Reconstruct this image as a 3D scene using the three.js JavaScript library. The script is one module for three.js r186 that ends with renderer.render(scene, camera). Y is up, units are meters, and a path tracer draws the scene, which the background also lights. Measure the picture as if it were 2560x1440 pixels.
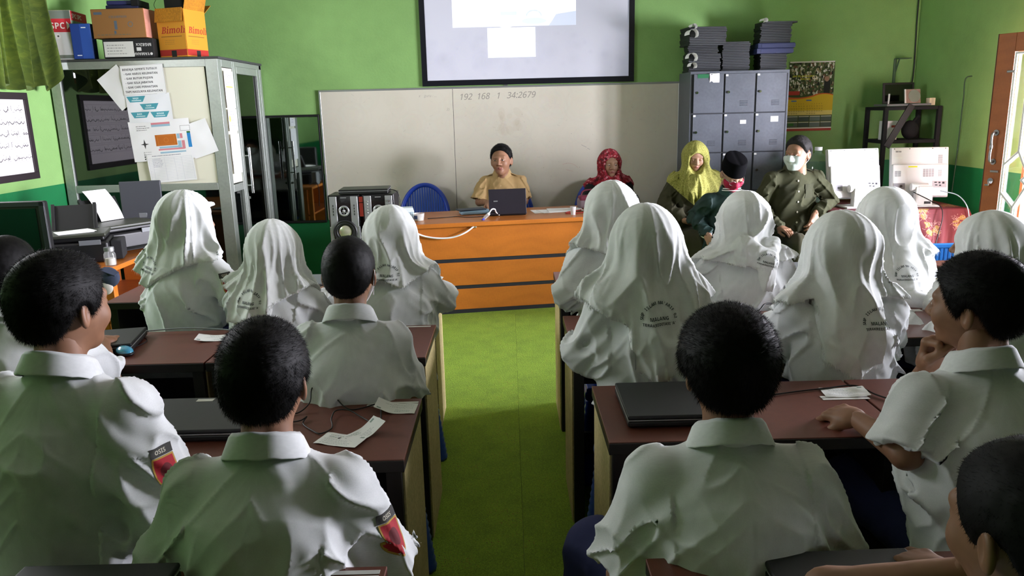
import * as THREE from 'three';
import { RoundedBoxGeometry } from 'three/addons/geometries/RoundedBoxGeometry.js';
import { mergeGeometries } from 'three/addons/utils/BufferGeometryUtils.js';
import { ImprovedNoise } from 'three/addons/math/ImprovedNoise.js';
import { RectAreaLightUniformsLib } from 'three/addons/lights/RectAreaLightUniformsLib.js';
RectAreaLightUniformsLib.init();

// ---------- camera, sky, daylight, exposure ----------
const scene = new THREE.Scene();
const camera = new THREE.PerspectiveCamera(2 * Math.atan(720 / 1930) * 180 / Math.PI, 16 / 9, 0.05, 200);
camera.position.set(0, 1.62, 0);
camera.rotation.order = 'YXZ';
camera.rotation.set(-Math.atan(449 / 1930), 0, -0.025);      // phone held a little down and a little askew
scene.background = new THREE.Color().setRGB(1.5, 1.6, 1.7);   // bright overcast sky
const renderer = new THREE.WebGLRenderer({ antialias: true });
renderer.toneMapping = THREE.LinearToneMapping;
renderer.toneMappingExposure = 1.8;
renderer.shadowMap.enabled = true;
// overcast daylight entering by the glazed door, the side window and the high windows: one soft source in each opening
function daylight(name, x, y, z, w, h, turn, intensity, color) {
  const l = new THREE.RectAreaLight(color, intensity, w, h);
  l.name = name; l.position.set(x, y, z); l.rotation.y = turn; scene.add(l);
}
const RW = 3.91, LW = -3.72, FW = -7.65, BW = 3.6, CEIL = 3.1;  // inner faces of the walls, ceiling height
daylight('courtyard_daylight', RW + 3.2, 1.35, -4.4, 4.6, 2.5, Math.PI / 2, 95, 0xf3f1ff);   // bright courtyard facing the door and the window beside it
daylight('left_window_daylight', LW - 0.12, 2.28, -4.82, 2.55, 0.66, -Math.PI / 2, 17, 0xf4f4ff);
// ---------- helpers ----------
let seed = 7;
const rnd = () => { seed = (seed * 1664525 + 1013904223) >>> 0; return seed / 4294967296; };
const rr = (a, b) => a + (b - a) * rnd();
const perlin = new ImprovedNoise();
const N3 = (x, y, z) => perlin.noise(x, y, z);
const clamp = (v, a, b) => v < a ? a : v > b ? b : v;
const mix = (a, b, t) => a + (b - a) * t;
const sstep = (a, b, v) => { const t = clamp((v - a) / (b - a), 0, 1); return t * t * (3 - 2 * t); };
const V = (x, y, z) => new THREE.Vector3(x, y, z);
const used = {};
function numbered(n) { const k = used[n] = (used[n] ?? -1) + 1; return k ? n + '_' + String(k).padStart(3, '0') : n; }
function meta(o, label, category, group, kind) {
  if (label) o.userData.label = label; if (category) o.userData.category = category;
  if (group) o.userData.group = group; if (kind) o.userData.kind = kind; return o;
}
function thing(name, label, category, pos = [0, 0, 0], turn = 0, group) {
  const o = new THREE.Group(); o.name = numbered(name); o.position.set(...pos); o.rotation.y = turn; scene.add(o);
  return meta(o, label, category, group);
}
function structure(name, pos = [0, 0, 0]) { const o = new THREE.Group(); o.name = name; o.position.set(...pos); scene.add(o); o.userData.kind = 'structure'; return o; }
function clean(g) {
  if (g.index) g = g.toNonIndexed();
  for (const k of Object.keys(g.attributes)) if (!['position', 'normal', 'uv'].includes(k)) g.deleteAttribute(k);
  if (!g.attributes.uv) g.setAttribute('uv', new THREE.BufferAttribute(new Float32Array(g.attributes.position.count * 2), 2));
  g.morphAttributes = {}; return g;
}
const join = (gs) => Array.isArray(gs) ? (gs.length === 1 ? gs[0] : mergeGeometries(gs.map(clean))) : gs;
function part(parent, name, gs, mat, label) {
  const m = new THREE.Mesh(join(gs), mat); m.name = name; m.castShadow = m.receiveShadow = true; parent.add(m);
  if (label) m.userData.label = label; return m;
}
function solo(name, gs, mat, label, category, pos = [0, 0, 0], turn = 0, group) {
  const m = new THREE.Mesh(join(gs), mat); m.name = numbered(name); m.castShadow = m.receiveShadow = true;
  m.position.set(...pos); m.rotation.y = turn; scene.add(m); return meta(m, label, category, group);
}
function copy(o, pos, turn, label) {
  const c = o.clone(); c.name = numbered(o.name.replace(/_\d{3}$/, '')); scene.add(c);
  c.userData = { ...o.userData }; if (label) c.userData.label = label;
  if (pos) c.position.set(...pos); if (turn !== undefined) c.rotation.y = turn; return c;
}
// uv in metres by the way each face points
function uvm(g) {
  g = g.index ? g.toNonIndexed() : g; const p = g.attributes.position, n = g.attributes.normal, u = new Float32Array(p.count * 2);
  for (let i = 0; i < p.count; i++) {
    const ax = Math.abs(n.getX(i)), ay = Math.abs(n.getY(i)), az = Math.abs(n.getZ(i));
    const [a, b] = ax > ay && ax > az ? [p.getZ(i), p.getY(i)] : ay > az ? [p.getX(i), p.getZ(i)] : [p.getX(i), p.getY(i)];
    u[2 * i] = a; u[2 * i + 1] = b;
  }
  g.setAttribute('uv', new THREE.BufferAttribute(u, 2)); return g;
}
// box with softened edges, centre at x, y, z
function bx(w, h, d, x = 0, y = 0, z = 0, r = 0.003, rot) {
  const m = Math.min(w, h, d); r = Math.min(r, m * 0.45);
  let g = r > 0.0004 ? new RoundedBoxGeometry(w, h, d, 2, r) : new THREE.BoxGeometry(w, h, d);
  g = uvm(g); if (rot) { if (rot[0]) g.rotateX(rot[0]); if (rot[1]) g.rotateY(rot[1]); if (rot[2]) g.rotateZ(rot[2]); }
  return g.translate(x, y, z);
}
const cyl = (r0, r1, h, x = 0, y = 0, z = 0, seg = 20, rot) => { const g = new THREE.CylinderGeometry(r0, r1, h, seg); if (rot) { g.rotateX(rot[0] || 0); g.rotateY(rot[1] || 0); g.rotateZ(rot[2] || 0); } return g.translate(x, y, z); };
const sph = (r, x = 0, y = 0, z = 0, sx = 1, sy = 1, sz = 1, a = 16, b = 12) => new THREE.SphereGeometry(r, a, b).scale(sx, sy, sz).translate(x, y, z);
const tube = (pts, r, seg = 40, rad = 6) => new THREE.TubeGeometry(new THREE.CatmullRomCurve3(pts.map((p) => V(...p))), seg, r, rad);
const lathe = (prof, seg = 28) => new THREE.LatheGeometry(prof.map((p) => new THREE.Vector2(p[0], p[1])), seg);
function slab(pts, depth, bevel = 0) { // extruded outline in x, y
  const s = new THREE.Shape(pts.map((p) => new THREE.Vector2(p[0], p[1])));
  return new THREE.ExtrudeGeometry(s, { depth, bevelEnabled: bevel > 0, bevelSize: bevel, bevelThickness: bevel, bevelSegments: 2, curveSegments: 16 });
}
// ---------- textures ----------
function canvasTex(w, h, draw, srgb = true) {
  const c = document.createElement('canvas'); c.width = w; c.height = h; draw(c.getContext('2d'), w, h);
  const t = new THREE.CanvasTexture(c); if (srgb) t.colorSpace = THREE.SRGBColorSpace; t.magFilter = THREE.LinearFilter; return t;
}
function dataTex(n, f, srgb = true, rep = 1) {
  const a = new Uint8Array(n * n * 4);
  for (let j = 0; j < n; j++) for (let i = 0; i < n; i++) { const c = f(i / n, j / n), k = 4 * (j * n + i); a[k] = c[0]; a[k + 1] = c[1]; a[k + 2] = c[2]; a[k + 3] = 255; }
  const t = new THREE.DataTexture(a, n, n); t.wrapS = t.wrapT = THREE.RepeatWrapping; t.repeat.set(rep, rep); t.magFilter = THREE.LinearFilter; t.minFilter = THREE.LinearFilter;
  if (srgb) t.colorSpace = THREE.SRGBColorSpace; t.needsUpdate = true; return t;
}
// seamless noise on the unit square
const tile = (u, v, f, s = 0) => { const a = u * f, b = v * f, g = (x, y) => N3(x + s, y + s * 1.7, s * 3.1), x = u, y = v;
  return g(a, b) * (1 - x) * (1 - y) + g(a - f, b) * x * (1 - y) + g(a, b - f) * (1 - x) * y + g(a - f, b - f) * x * y; };
const h2 = (i, j) => { let n = (i * 374761393 + j * 668265263) | 0; n = Math.imul(n ^ (n >>> 13), 1274126177); return ((n ^ (n >>> 16)) >>> 0) / 4294967296; };
const grey = (v) => [v, v, v];
const T = {};
T.plaster = dataTex(512, (u, v) => { const n = tile(u, v, 5, 1) * 14 + tile(u, v, 19, 2) * 9 + (h2(u * 512 | 0, v * 512 | 0) - 0.5) * 9; return [232 + n, 236 + n, 230 + n]; }, true, 0.5);
T.plasterBump = dataTex(512, (u, v) => grey(128 + tile(u, v, 60, 3) * 70 + tile(u, v, 23, 4) * 40), false, 0.8);
T.carpet = dataTex(512, (u, v) => { const n = (h2(u * 512 | 0, v * 512 | 0) - 0.5) * 62 + (h2(u * 256 | 0, v * 170 | 0) - 0.5) * 38 + tile(u, v, 7, 5) * 26; return [205 + n, 208 + n, 190 + n * 0.8]; }, true, 1.3);
T.carpetBump = dataTex(256, (u, v) => grey(128 + (h2(u * 256 | 0, v * 256 | 0) - 0.5) * 200), false, 2.2);
T.wood = dataTex(512, (u, v) => { const w = tile(u, v, 3, 6) * 1.6, g = Math.sin((v * 9 + w) * 6.283) * 0.5 + tile(u * 1, v * 1, 4, 7), f = tile((u * 4) % 1, v, 40, 8); const k = g * 9 + f * 9 + (h2(u * 40 | 0, v * 512 | 0) - 0.5) * 9; return [228 + k, 222 + k, 214 + k]; }, true, 1.1);
T.laminate = dataTex(512, (u, v) => { const k = tile(u, v, 6, 9) * 14 + (h2(u * 512 | 0, v * 512 | 0) - 0.5) * 22 + tile(u, v, 31, 10) * 10; return [225 + k, 222 + k, 222 + k]; }, true, 1.5);
T.scratch = dataTex(512, (u, v) => grey(clamp(90 + tile(u, v, 9, 11) * 60 + (h2(u * 512 | 0, 3) - 0.5) * 20, 0, 255)), false, 1);
T.weave = dataTex(256, (u, v) => { const a = Math.sin(u * 256 * Math.PI / 4), b = Math.sin(v * 256 * Math.PI / 4); return grey(128 + a * b * 70 + (h2(u * 256 | 0, v * 256 | 0) - 0.5) * 50); }, false, 14);
T.cloth = dataTex(256, (u, v) => { const k = tile(u, v, 8, 12) * 10 + (h2(u * 256 | 0, v * 256 | 0) - 0.5) * 12; return [243 + k, 244 + k, 244 + k]; }, true, 5);
T.board = dataTex(512, (u, v) => { // chipboard
  const k = (h2(u * 128 | 0, v * 60 | 0) - 0.5) * 34 + (h2(u * 300 | 0, v * 300 | 0) - 0.5) * 24 + tile(u, v, 5, 13) * 14; return [222 + k, 214 + k, 190 + k]; }, true, 1.5);
// ---------- materials ----------
const std = (color, rough, o = {}) => new THREE.MeshStandardMaterial({ color, roughness: rough, ...o });
const phy = (color, rough, o = {}) => new THREE.MeshPhysicalMaterial({ color, roughness: rough, ...o });
const M = {
  wallLight: std(0x96c276, 0.75, { map: T.plaster, bumpMap: T.plasterBump, bumpScale: 0.0015 }),
  wallDark: std(0x0d7d46, 0.6, { map: T.plaster, bumpMap: T.plasterBump, bumpScale: 0.0015 }),
  ceiling: std(0xa39d92, 0.9, { map: T.plaster }),
  carpet: std(0x9cc037, 0.97, { map: T.carpet, bumpMap: T.carpetBump, bumpScale: 0.004 }),
  desk: std(0x7a4436, 0.42, { map: T.laminate, roughnessMap: null }),
  deskDark: std(0x1c1513, 0.5, { map: T.laminate }),
  deskRaw: std(0xd8cda4, 0.75, { map: T.board }),
  deskGrey: std(0x8d8f92, 0.55, { map: T.laminate }),
  orange: std(0xcb7a2e, 0.35, { map: T.wood }),
  orangeDark: std(0xa85f2a, 0.4, { map: T.wood }),
  stripe: std(0x23232b, 0.45),
  door: std(0xc0703a, 0.4, { map: T.wood }),
  alu: phy(0xb4bdb6, 0.38, { metalness: 0.35, map: T.laminate }),
  chrome: std(0xd8d8d8, 0.15, { metalness: 1 }),
  steel: std(0x9a9a9a, 0.35, { metalness: 0.9 }),
  locker: phy(0x6d747f, 0.42, { metalness: 0.2, map: T.laminate }),
  lockerGap: std(0x2a2d33, 0.7),
  black: std(0x121214, 0.45), blackMatte: std(0x17171a, 0.85), blackGloss: phy(0x0b0b0d, 0.12, { clearcoat: 0.6 }),
  lapLid: std(0x2b2c31, 0.5, { map: T.laminate }), lapGrey: std(0x6b6e72, 0.5),
  silver: std(0xb6b8bb, 0.3, { metalness: 0.7 }),
  darkGlass: phy(0x0a0d0c, 0.04, { clearcoat: 1, clearcoatRoughness: 0.02 }),
  tintMirror: std(0x8a938e, 0.03, { metalness: 1 }),
  glass: phy(0xffffff, 0.02, { transmission: 1, thickness: 0, ior: 1.45 }),
  white: std(0xe9eaea, 0.55), whitePlastic: std(0xe2e2e4, 0.4), whiteGrille: phy(0xf6f6f6, 0.3),
  cream: std(0xe4e2cf, 0.6), paper: std(0xf2f2f0, 0.85, { side: THREE.DoubleSide }),
  bluePlastic: phy(0x2346b8, 0.32, { clearcoat: 0.2 }), blueBright: phy(0x2f82dd, 0.35), redPlastic: phy(0xb31325, 0.35),
  cable: std(0x101012, 0.5), cableWhite: std(0xeeeeee, 0.4), cableGrey: std(0x9aa3aa, 0.5),
  navy: std(0x1c2350, 0.9), folder: std(0x25282c, 0.45), folderNavy: std(0x1d2650, 0.5), cardGreen: std(0x0e5a36, 0.6),
};
// ---------- smooth solids: distance fields meshed as one skin ----------
const cap = (a, b, ra, rb) => {
  const [ax, ay, az] = a, dx = b[0] - ax, dy = b[1] - ay, dz = b[2] - az, l = 1 / (dx * dx + dy * dy + dz * dz + 1e-9), dr = rb - ra;
  return (x, y, z) => { x -= ax; y -= ay; z -= az; let t = (x * dx + y * dy + z * dz) * l; t = t < 0 ? 0 : t > 1 ? 1 : t; x -= dx * t; y -= dy * t; z -= dz * t; return Math.sqrt(x * x + y * y + z * z) - ra - dr * t; };
};
const capS = (a, b, ra, rb, s) => { const f = cap([a[0] * s[0], a[1] * s[1], a[2] * s[2]], [b[0] * s[0], b[1] * s[1], b[2] * s[2]], ra, rb), m = 1 / Math.max(...s); return (x, y, z) => f(x * s[0], y * s[1], z * s[2]) * m; };
const ell = (c, r, m) => { // m: rotation (Matrix4 of the solid), about c
  let R = null; if (m) R = m.clone().transpose().elements; const a = 1 / r[0], b = 1 / r[1], e = 1 / r[2];
  return (x, y, z) => { x -= c[0]; y -= c[1]; z -= c[2]; if (R) { const X = R[0] * x + R[4] * y + R[8] * z, Y = R[1] * x + R[5] * y + R[9] * z; z = R[2] * x + R[6] * y + R[10] * z; x = X; y = Y; }
    const p = x * a, q = y * b, s = z * e, k0 = Math.sqrt(p * p + q * q + s * s), u = p * a, v = q * b, w = s * e, k1 = Math.sqrt(u * u + v * v + w * w); return k1 < 1e-6 ? -Math.min(...r) : k0 * (k0 - 1) / k1; };
};
const smin = (a, b, k) => { if (k <= 0) return Math.min(a, b); const h = k - Math.abs(a - b); return h > 0 ? Math.min(a, b) - h * h / (4 * k) : Math.min(a, b); };
const smax = (a, b, k) => -smin(-a, -b, k);
const union = (list) => (x, y, z) => { let d = 1e3; for (let i = 0; i < list.length; i++) { const e = list[i]; d = e[2] ? smax(d, -e[0](x, y, z), e[1]) : smin(d, e[0](x, y, z), e[1]); } return d; };
function skin(f, lo, hi, cell, margin = 0.02, uvf) {
  const n = [0, 1, 2].map((i) => Math.ceil((hi[i] - lo[i]) / cell) + 1), [nx, ny, nz] = n, val = new Float32Array(nx * ny * nz), B = 4, rad = 0.87 * B * cell + margin;
  for (let k0 = 0; k0 < nz; k0 += B) for (let j0 = 0; j0 < ny; j0 += B) for (let i0 = 0; i0 < nx; i0 += B) {
    const d = f(lo[0] + (i0 + 1.5) * cell, lo[1] + (j0 + 1.5) * cell, lo[2] + (k0 + 1.5) * cell), far = Math.abs(d) > rad;
    for (let k = k0; k < Math.min(k0 + B, nz); k++) for (let j = j0; j < Math.min(j0 + B, ny); j++) for (let i = i0; i < Math.min(i0 + B, nx); i++) val[i + nx * (j + ny * k)] = far ? d : f(lo[0] + i * cell, lo[1] + j * cell, lo[2] + k * cell);
  }
  const id = new Int32Array(nx * ny * nz).fill(-1), pos = [], idx = [], st = [1, nx, nx * ny];
  for (let k = 0; k < nz - 1; k++) for (let j = 0; j < ny - 1; j++) for (let i = 0; i < nx - 1; i++) {
    const o = i + nx * (j + ny * k); let mask = 0; for (let c = 0; c < 8; c++) if (val[o + (c & 1) + ((c >> 1) & 1) * nx + (c >> 2) * st[2]] < 0) mask |= 1 << c;
    if (mask === 0 || mask === 255) continue;
    let sx = 0, sy = 0, sz = 0, m = 0;
    for (let c = 0; c < 8; c++) for (let a = 0; a < 3; a++) { if (c & (1 << a)) continue; const e = c | (1 << a); if (((mask >> c) & 1) === ((mask >> e) & 1)) continue;
      const va = val[o + (c & 1) + ((c >> 1) & 1) * nx + (c >> 2) * st[2]], vb = val[o + (e & 1) + ((e >> 1) & 1) * nx + (e >> 2) * st[2]], t = va / (va - vb);
      sx += (c & 1) + (a === 0 ? t : 0); sy += ((c >> 1) & 1) + (a === 1 ? t : 0); sz += (c >> 2) + (a === 2 ? t : 0); m++; }
    id[o] = pos.length / 3; pos.push(lo[0] + (i + sx / m) * cell, lo[1] + (j + sy / m) * cell, lo[2] + (k + sz / m) * cell);
  }
  for (let k = 1; k < nz - 1; k++) for (let j = 1; j < ny - 1; j++) for (let i = 1; i < nx - 1; i++) {
    const o = i + nx * (j + ny * k), v = val[o] < 0;
    for (let a = 0; a < 3; a++) { if ((val[o + st[a]] < 0) === v) continue; const b = st[(a + 1) % 3], c = st[(a + 2) % 3], q = [id[o], id[o - b], id[o - b - c], id[o - c]]; if (q.some((w) => w < 0)) continue;
      if (v) idx.push(q[0], q[1], q[2], q[0], q[2], q[3]); else idx.push(q[0], q[2], q[1], q[0], q[3], q[2]); }
  }
  const nv = pos.length / 3, P = new Float32Array(pos), Nn = new Float32Array(nv * 3), U = new Float32Array(nv * 2), h = cell * 0.5;
  for (let i = 0; i < nv; i++) {
    let x = P[3 * i], y = P[3 * i + 1], z = P[3 * i + 2];
    let a = f(x + h, y - h, z - h), b = f(x - h, y - h, z + h), c = f(x - h, y + h, z - h), d = f(x + h, y + h, z + h);
    let gx = a - b - c + d, gy = -a - b + c + d, gz = -a + b - c + d, l = 1 / (Math.hypot(gx, gy, gz) + 1e-9); gx *= l; gy *= l; gz *= l;
    const dd = clamp(f(x, y, z), -cell * 0.5, cell * 0.5); x -= gx * dd * 0.8; y -= gy * dd * 0.8; z -= gz * dd * 0.8;
    P[3 * i] = x; P[3 * i + 1] = y; P[3 * i + 2] = z; Nn[3 * i] = gx; Nn[3 * i + 1] = gy; Nn[3 * i + 2] = gz;
    const u = uvf ? uvf(x, y, z) : [Math.atan2(x, -z) * 0.15, y]; U[2 * i] = u[0]; U[2 * i + 1] = u[1];
  }
  const g = new THREE.BufferGeometry(); g.setAttribute('position', new THREE.BufferAttribute(P, 3)); g.setAttribute('normal', new THREE.BufferAttribute(Nn, 3)); g.setAttribute('uv', new THREE.BufferAttribute(U, 2)); g.setIndex(idx); return g;
}
// a printed or stitched patch laid on a field: rays from o along dir
function patch(f, o, dir, up, w, h, nu, nv, off = 0.0012, reach = 0.6) {
  const D = V(...dir).normalize(), Uv = V(...up), Rv = V().crossVectors(D, Uv).normalize(); Uv.crossVectors(Rv, D).normalize();
  const pos = [], uv = [], ok = [], idx = [];
  for (let j = 0; j <= nv; j++) for (let i = 0; i <= nu; i++) {
    const p = V(...o).addScaledVector(Rv, (i / nu - 0.5) * w).addScaledVector(Uv, (j / nv - 0.5) * h); let t = 0, hit = false;
    for (let s = 0; s < 90; s++) { const d = f(p.x + D.x * t, p.y + D.y * t, p.z + D.z * t); if (d < 0.0006) { hit = true; break; } t += Math.max(0.0006, d * 0.7); if (t > reach) break; }
    t -= off; pos.push(p.x + D.x * t, p.y + D.y * t, p.z + D.z * t); uv.push(i / nu, j / nv); ok.push(hit ? t : -1);
  }
  for (let j = 0; j < nv; j++) for (let i = 0; i < nu; i++) { const a = i + (nu + 1) * j, b = a + 1, c = a + nu + 1, d = c + 1, q = [ok[a], ok[b], ok[c], ok[d]]; if (q.some((v) => v < 0) || Math.max(...q) - Math.min(...q) > 0.08) continue; idx.push(a, b, d, a, d, c); }
  const g = new THREE.BufferGeometry(); g.setAttribute('position', new THREE.Float32BufferAttribute(pos, 3)); g.setAttribute('uv', new THREE.Float32BufferAttribute(uv, 2)); g.setIndex(idx); g.computeVertexNormals(); return g;
}
// ---------- the room ----------
{
  const floor = structure('floor');
  part(floor, 'slab', bx(RW - LW + 0.4, 0.1, BW - FW + 0.4, (RW + LW) / 2, -0.062, (BW + FW) / 2, 0), M.ceiling);
  const edges = [LW, -2.62, -1.3, 0.02, 1.34, 2.66, RW];
  for (let i = 0; i < 6; i++) part(floor, 'carpet_strip', bx(edges[i + 1] - edges[i] - 0.0006, 0.012, BW - FW, (edges[i] + edges[i + 1]) / 2, -0.006, (BW + FW) / 2, 0.0012), M.carpet);
  const ceil = structure('ceiling');
  part(ceil, 'slab', bx(RW - LW + 0.4, 0.12, BW - FW + 0.4, (RW + LW) / 2, CEIL + 0.06, (BW + FW) / 2, 0), M.ceiling);
  const TH = 0.16, yb = 1.04, ybL = 1.1;
  const wall = (name) => structure(name);
  const front = wall('wall_front'), W = RW - LW, cx = (RW + LW) / 2;
  part(front, 'upper_paint', bx(W + 0.3, CEIL - yb, TH, cx, (CEIL + yb) / 2, FW - TH / 2, 0), M.wallLight);
  part(front, 'lower_paint', bx(W + 0.3, yb, TH, cx, yb / 2, FW - TH / 2, 0), M.wallDark);
  const back = wall('wall_back');
  part(back, 'upper_paint', bx(W + 0.3, CEIL - yb, TH, cx, (CEIL + yb) / 2, BW + TH / 2, 0), M.wallLight);
  part(back, 'lower_paint', bx(W + 0.3, yb, TH, cx, yb / 2, BW + TH / 2, 0), M.wallDark);
  // a side wall as blocks: [z0, z1, y0, y1, paint]
  const side = (g, x, list) => list.forEach(([z0, z1, y0, y1, light]) => part(g, light ? 'upper_paint' : 'lower_paint', bx(TH, y1 - y0, z1 - z0, x, (y0 + y1) / 2, (z0 + z1) / 2, 0), light ? M.wallLight : M.wallDark));
  const L = [-6.15, -3.5, 1.92, 2.64];
  side(wall('wall_left'), LW - TH / 2, [[FW, BW, 0, ybL, 0], [FW, L[0], ybL, CEIL, 1], [L[1], BW, ybL, CEIL, 1], [L[0], L[1], ybL, L[2], 1], [L[0], L[1], L[3], CEIL, 1]]);
  const D = [-5.89, -5.02, 2.09], R = [-4.85, -3.15, 1.04, 2.3];
  side(wall('wall_right'), RW + TH / 2, [[FW, D[0], 0, yb, 0], [FW, D[0], yb, CEIL, 1], [D[0], D[1], D[2], CEIL, 1], [D[1], BW, 0, yb, 0], [D[1], R[0], yb, CEIL, 1], [R[1], BW, yb, CEIL, 1], [R[0], R[1], R[3], CEIL, 1]]);
  // windows: timber frame with three lights each
  const win = (name, x, z0, z1, y0, y1, n) => {
    const g = structure(name), fr = [], w = 0.05;
    for (const y of [y0 + w / 2, y1 - w / 2]) fr.push(bx(0.07, w, z1 - z0, x, y, (z0 + z1) / 2));
    for (let i = 0; i <= n; i++) fr.push(bx(0.07, y1 - y0 - 2 * w, w, x, (y0 + y1) / 2, mix(z0 + w / 2, z1 - w / 2, i / n)));
    part(g, 'window_frame', fr, M.door);
    for (let i = 0; i < n; i++) part(g, 'pane', bx(0.004, y1 - y0 - 0.1, (z1 - z0) / n - w, x, (y0 + y1) / 2, mix(z0, z1, (i + 0.5) / n), 0), M.glass);
  };
  win('window_1', LW - 0.06, ...L, 4);
  win('window_2', RW + 0.06, ...R, 3);
  // door frame and the leaf standing ajar into the room
  const dr = structure('door_1');
  part(dr, 'door_frame', [bx(0.18, 2.09, 0.03, RW + 0.07, 1.045, D[0] + 0.015), bx(0.18, 2.09, 0.03, RW + 0.07, 1.045, D[1] - 0.015), bx(0.18, 0.03, 0.87, RW + 0.07, 2.075, -5.455)], M.door);
  const leaf = new THREE.Group(); leaf.name = 'door_leaf'; leaf.position.set(3.9, 0.01, -5.05); leaf.rotation.y = 0.41; dr.add(leaf); // hinge side towards the camera; runs along -z from the hinge
  const lw = 0.83, lh = 2.045, st = 0.13;
  part(leaf, 'stile', bx(0.04, lh, st, 0, lh / 2, -st / 2, 0.004), M.door); part(leaf, 'stile', bx(0.04, lh, st, 0, lh / 2, -lw + st / 2, 0.004), M.door);
  part(leaf, 'top_rail', bx(0.04, 0.13, lw - 2 * st, 0, lh - 0.065, -lw / 2, 0.004), M.door); part(leaf, 'bottom_rail', bx(0.04, 0.3, lw - 2 * st, 0, 0.15, -lw / 2, 0.004), M.door);
  part(leaf, 'edge_strip', bx(0.043, lh, 0.006, 0, lh / 2, -lw - 0.002, 0.001), std(0x54301d, 0.5));
  part(leaf, 'glass_pane', bx(0.004, lh - 0.43, lw - 2 * st, 0.008, 0.3 + (lh - 0.43) / 2, -lw / 2, 0), M.glass);
  const gx = -0.014, z0 = -st - 0.012, z1 = -lw + st + 0.012, y0 = 0.31, y1 = lh - 0.14, bar = (a, b) => { const d = Math.hypot(b[0] - a[0], b[1] - a[1]); return bx(0.014, d + 0.014, 0.016, gx, (a[1] + b[1]) / 2, (a[0] + b[0]) / 2, 0.003, [Math.atan2(b[0] - a[0], b[1] - a[1]), 0, 0]); };
  const zm = (z0 + z1) / 2, ym = 1.02, q = 0.13, gr = [];
  const seg = [[[z0, y0], [z0, y1]], [[z1, y0], [z1, y1]], [[z0, y0], [z1, y0]], [[z0, y1], [z1, y1]], [[z1 + 0.1, y0], [z1 + 0.1, ym - 0.2]], [[z1 + 0.1, ym + 0.2], [z1 + 0.1, y1]], [[zm, y0], [zm, ym - q]], [[zm, ym + q], [zm, y1]], [[z0 - 0.1, y0], [z0 - 0.1, ym - 0.2]], [[z0 - 0.1, ym + 0.2], [z0 - 0.1, y1]],
    [[zm, ym - q], [zm + q, ym]], [[zm + q, ym], [zm, ym + q]], [[zm, ym + q], [zm - q, ym]], [[zm - q, ym], [zm, ym - q]], [[z1 + 0.1, ym + 0.2], [z1, ym + 0.1]], [[z1 + 0.1, ym - 0.2], [z1, ym - 0.1]], [[z1 + 0.1, ym - 0.2], [zm - 0.03, ym + 0.08]], [[z1 + 0.1, ym + 0.2], [zm - 0.03, ym - 0.08]]];
  for (const [a, b] of seg) part(leaf, 'grille_bar', bar(a, b), M.whiteGrille);
  const hz = -lw + 0.065;
  const handle = part(leaf, 'handle', [tube([[-0.02, 1.14, hz], [-0.06, 1.145, hz], [-0.068, 1.2, hz], [-0.062, 1.25, hz], [-0.068, 1.3, hz], [-0.06, 1.345, hz], [-0.02, 1.35, hz]], 0.009, 40, 8), sph(0.013, -0.065, 1.25, hz, 1, 2, 1), cyl(0.022, 0.022, 0.008, -0.023, 1.14, hz, 16, [0, 0, 1.57]), cyl(0.022, 0.022, 0.008, -0.023, 1.35, hz, 16, [0, 0, 1.57])], M.steel, 'curved metal pull handle');
  part(leaf, 'lock', [cyl(0.022, 0.022, 0.012, -0.026, 1.0, hz, 16, [0, 0, 1.57]), bx(0.02, 0.03, 0.012, -0.04, 0.985, hz), bx(0.02, 0.012, 0.03, -0.045, 0.97, hz - 0.01)], M.chrome, 'chrome lock with keys hanging from it');
  part(leaf, 'bolt', [bx(0.014, 0.016, 0.06, -0.026, 1.07, hz + 0.02), bx(0.014, 0.016, 0.06, -0.026, 1.78, hz + 0.06)], M.steel);
  part(leaf, 'latch_plate', bx(0.024, 0.16, 0.003, 0, 0.86, -lw - 0.006, 0), M.steel);
  // outside: paved yard, a low wall and plants, seen only through the glass
  const yard = structure('ground'); part(yard, 'paving', bx(30, 0.1, 30, RW + 15.3, -0.2, -8, 0), std(0xb9b5ab, 0.9, { map: T.plaster }));
  const garden = thing('garden_wall', 'pale grey rendered garden wall outside the glazed door', 'wall', [RW + 4.2, -0.15, -9]); part(garden, 'wall_face', bx(0.2, 1.5, 9, 0, 0.75, 0, 0.01), std(0xc9c6bf, 0.9, { map: T.plaster })); part(garden, 'coping', bx(0.28, 0.08, 9, 0, 1.54, 0, 0.01), M.deskGrey);
  const leafMat = std(0x4d7a35, 0.7, { side: THREE.DoubleSide }), leafBrown = std(0x7d6a4c, 0.8, { side: THREE.DoubleSide });
  for (const [i, [x, z, h, lab]] of [[5.6, -7.9, 1.7, 'tall leafy shrub outside the door, in front of the garden wall'], [6.4, -8.9, 1.3, 'low brownish shrub outside the door beside the taller one'], [7.2, -10.3, 2.3, 'highest bushy shrub outside the door, farthest from the glass']].entries()) {
    const t = thing('shrub', lab, 'shrub', [x, -0.15, z]), lv = [];
    part(t, 'stem', [tube([[0, 0, 0], [0.03, h * 0.5, 0.02], [0, h * 0.9, 0]], 0.015), tube([[0, h * 0.3, 0], [0.15, h * 0.6, 0.1]], 0.01), tube([[0, h * 0.3, 0], [-0.12, h * 0.7, -0.1]], 0.01)], leafBrown);
    for (let k = 0; k < 260; k++) { const g = new THREE.SphereGeometry(1, 5, 4).scale(0.07 * rr(0.6, 1.3), 0.006, 0.03).rotateX(rr(-1, 1)).rotateY(rr(0, 6.3)).rotateZ(rr(-1, 1)); const a = rr(0, 6.3), r = rr(0.1, 0.55) * Math.sqrt(rnd()); lv.push(g.translate(Math.cos(a) * r, h * rr(0.25, 1), Math.sin(a) * r)); }
    part(t, 'foliage', lv, i === 1 ? leafBrown : leafMat);
  }
}
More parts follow.
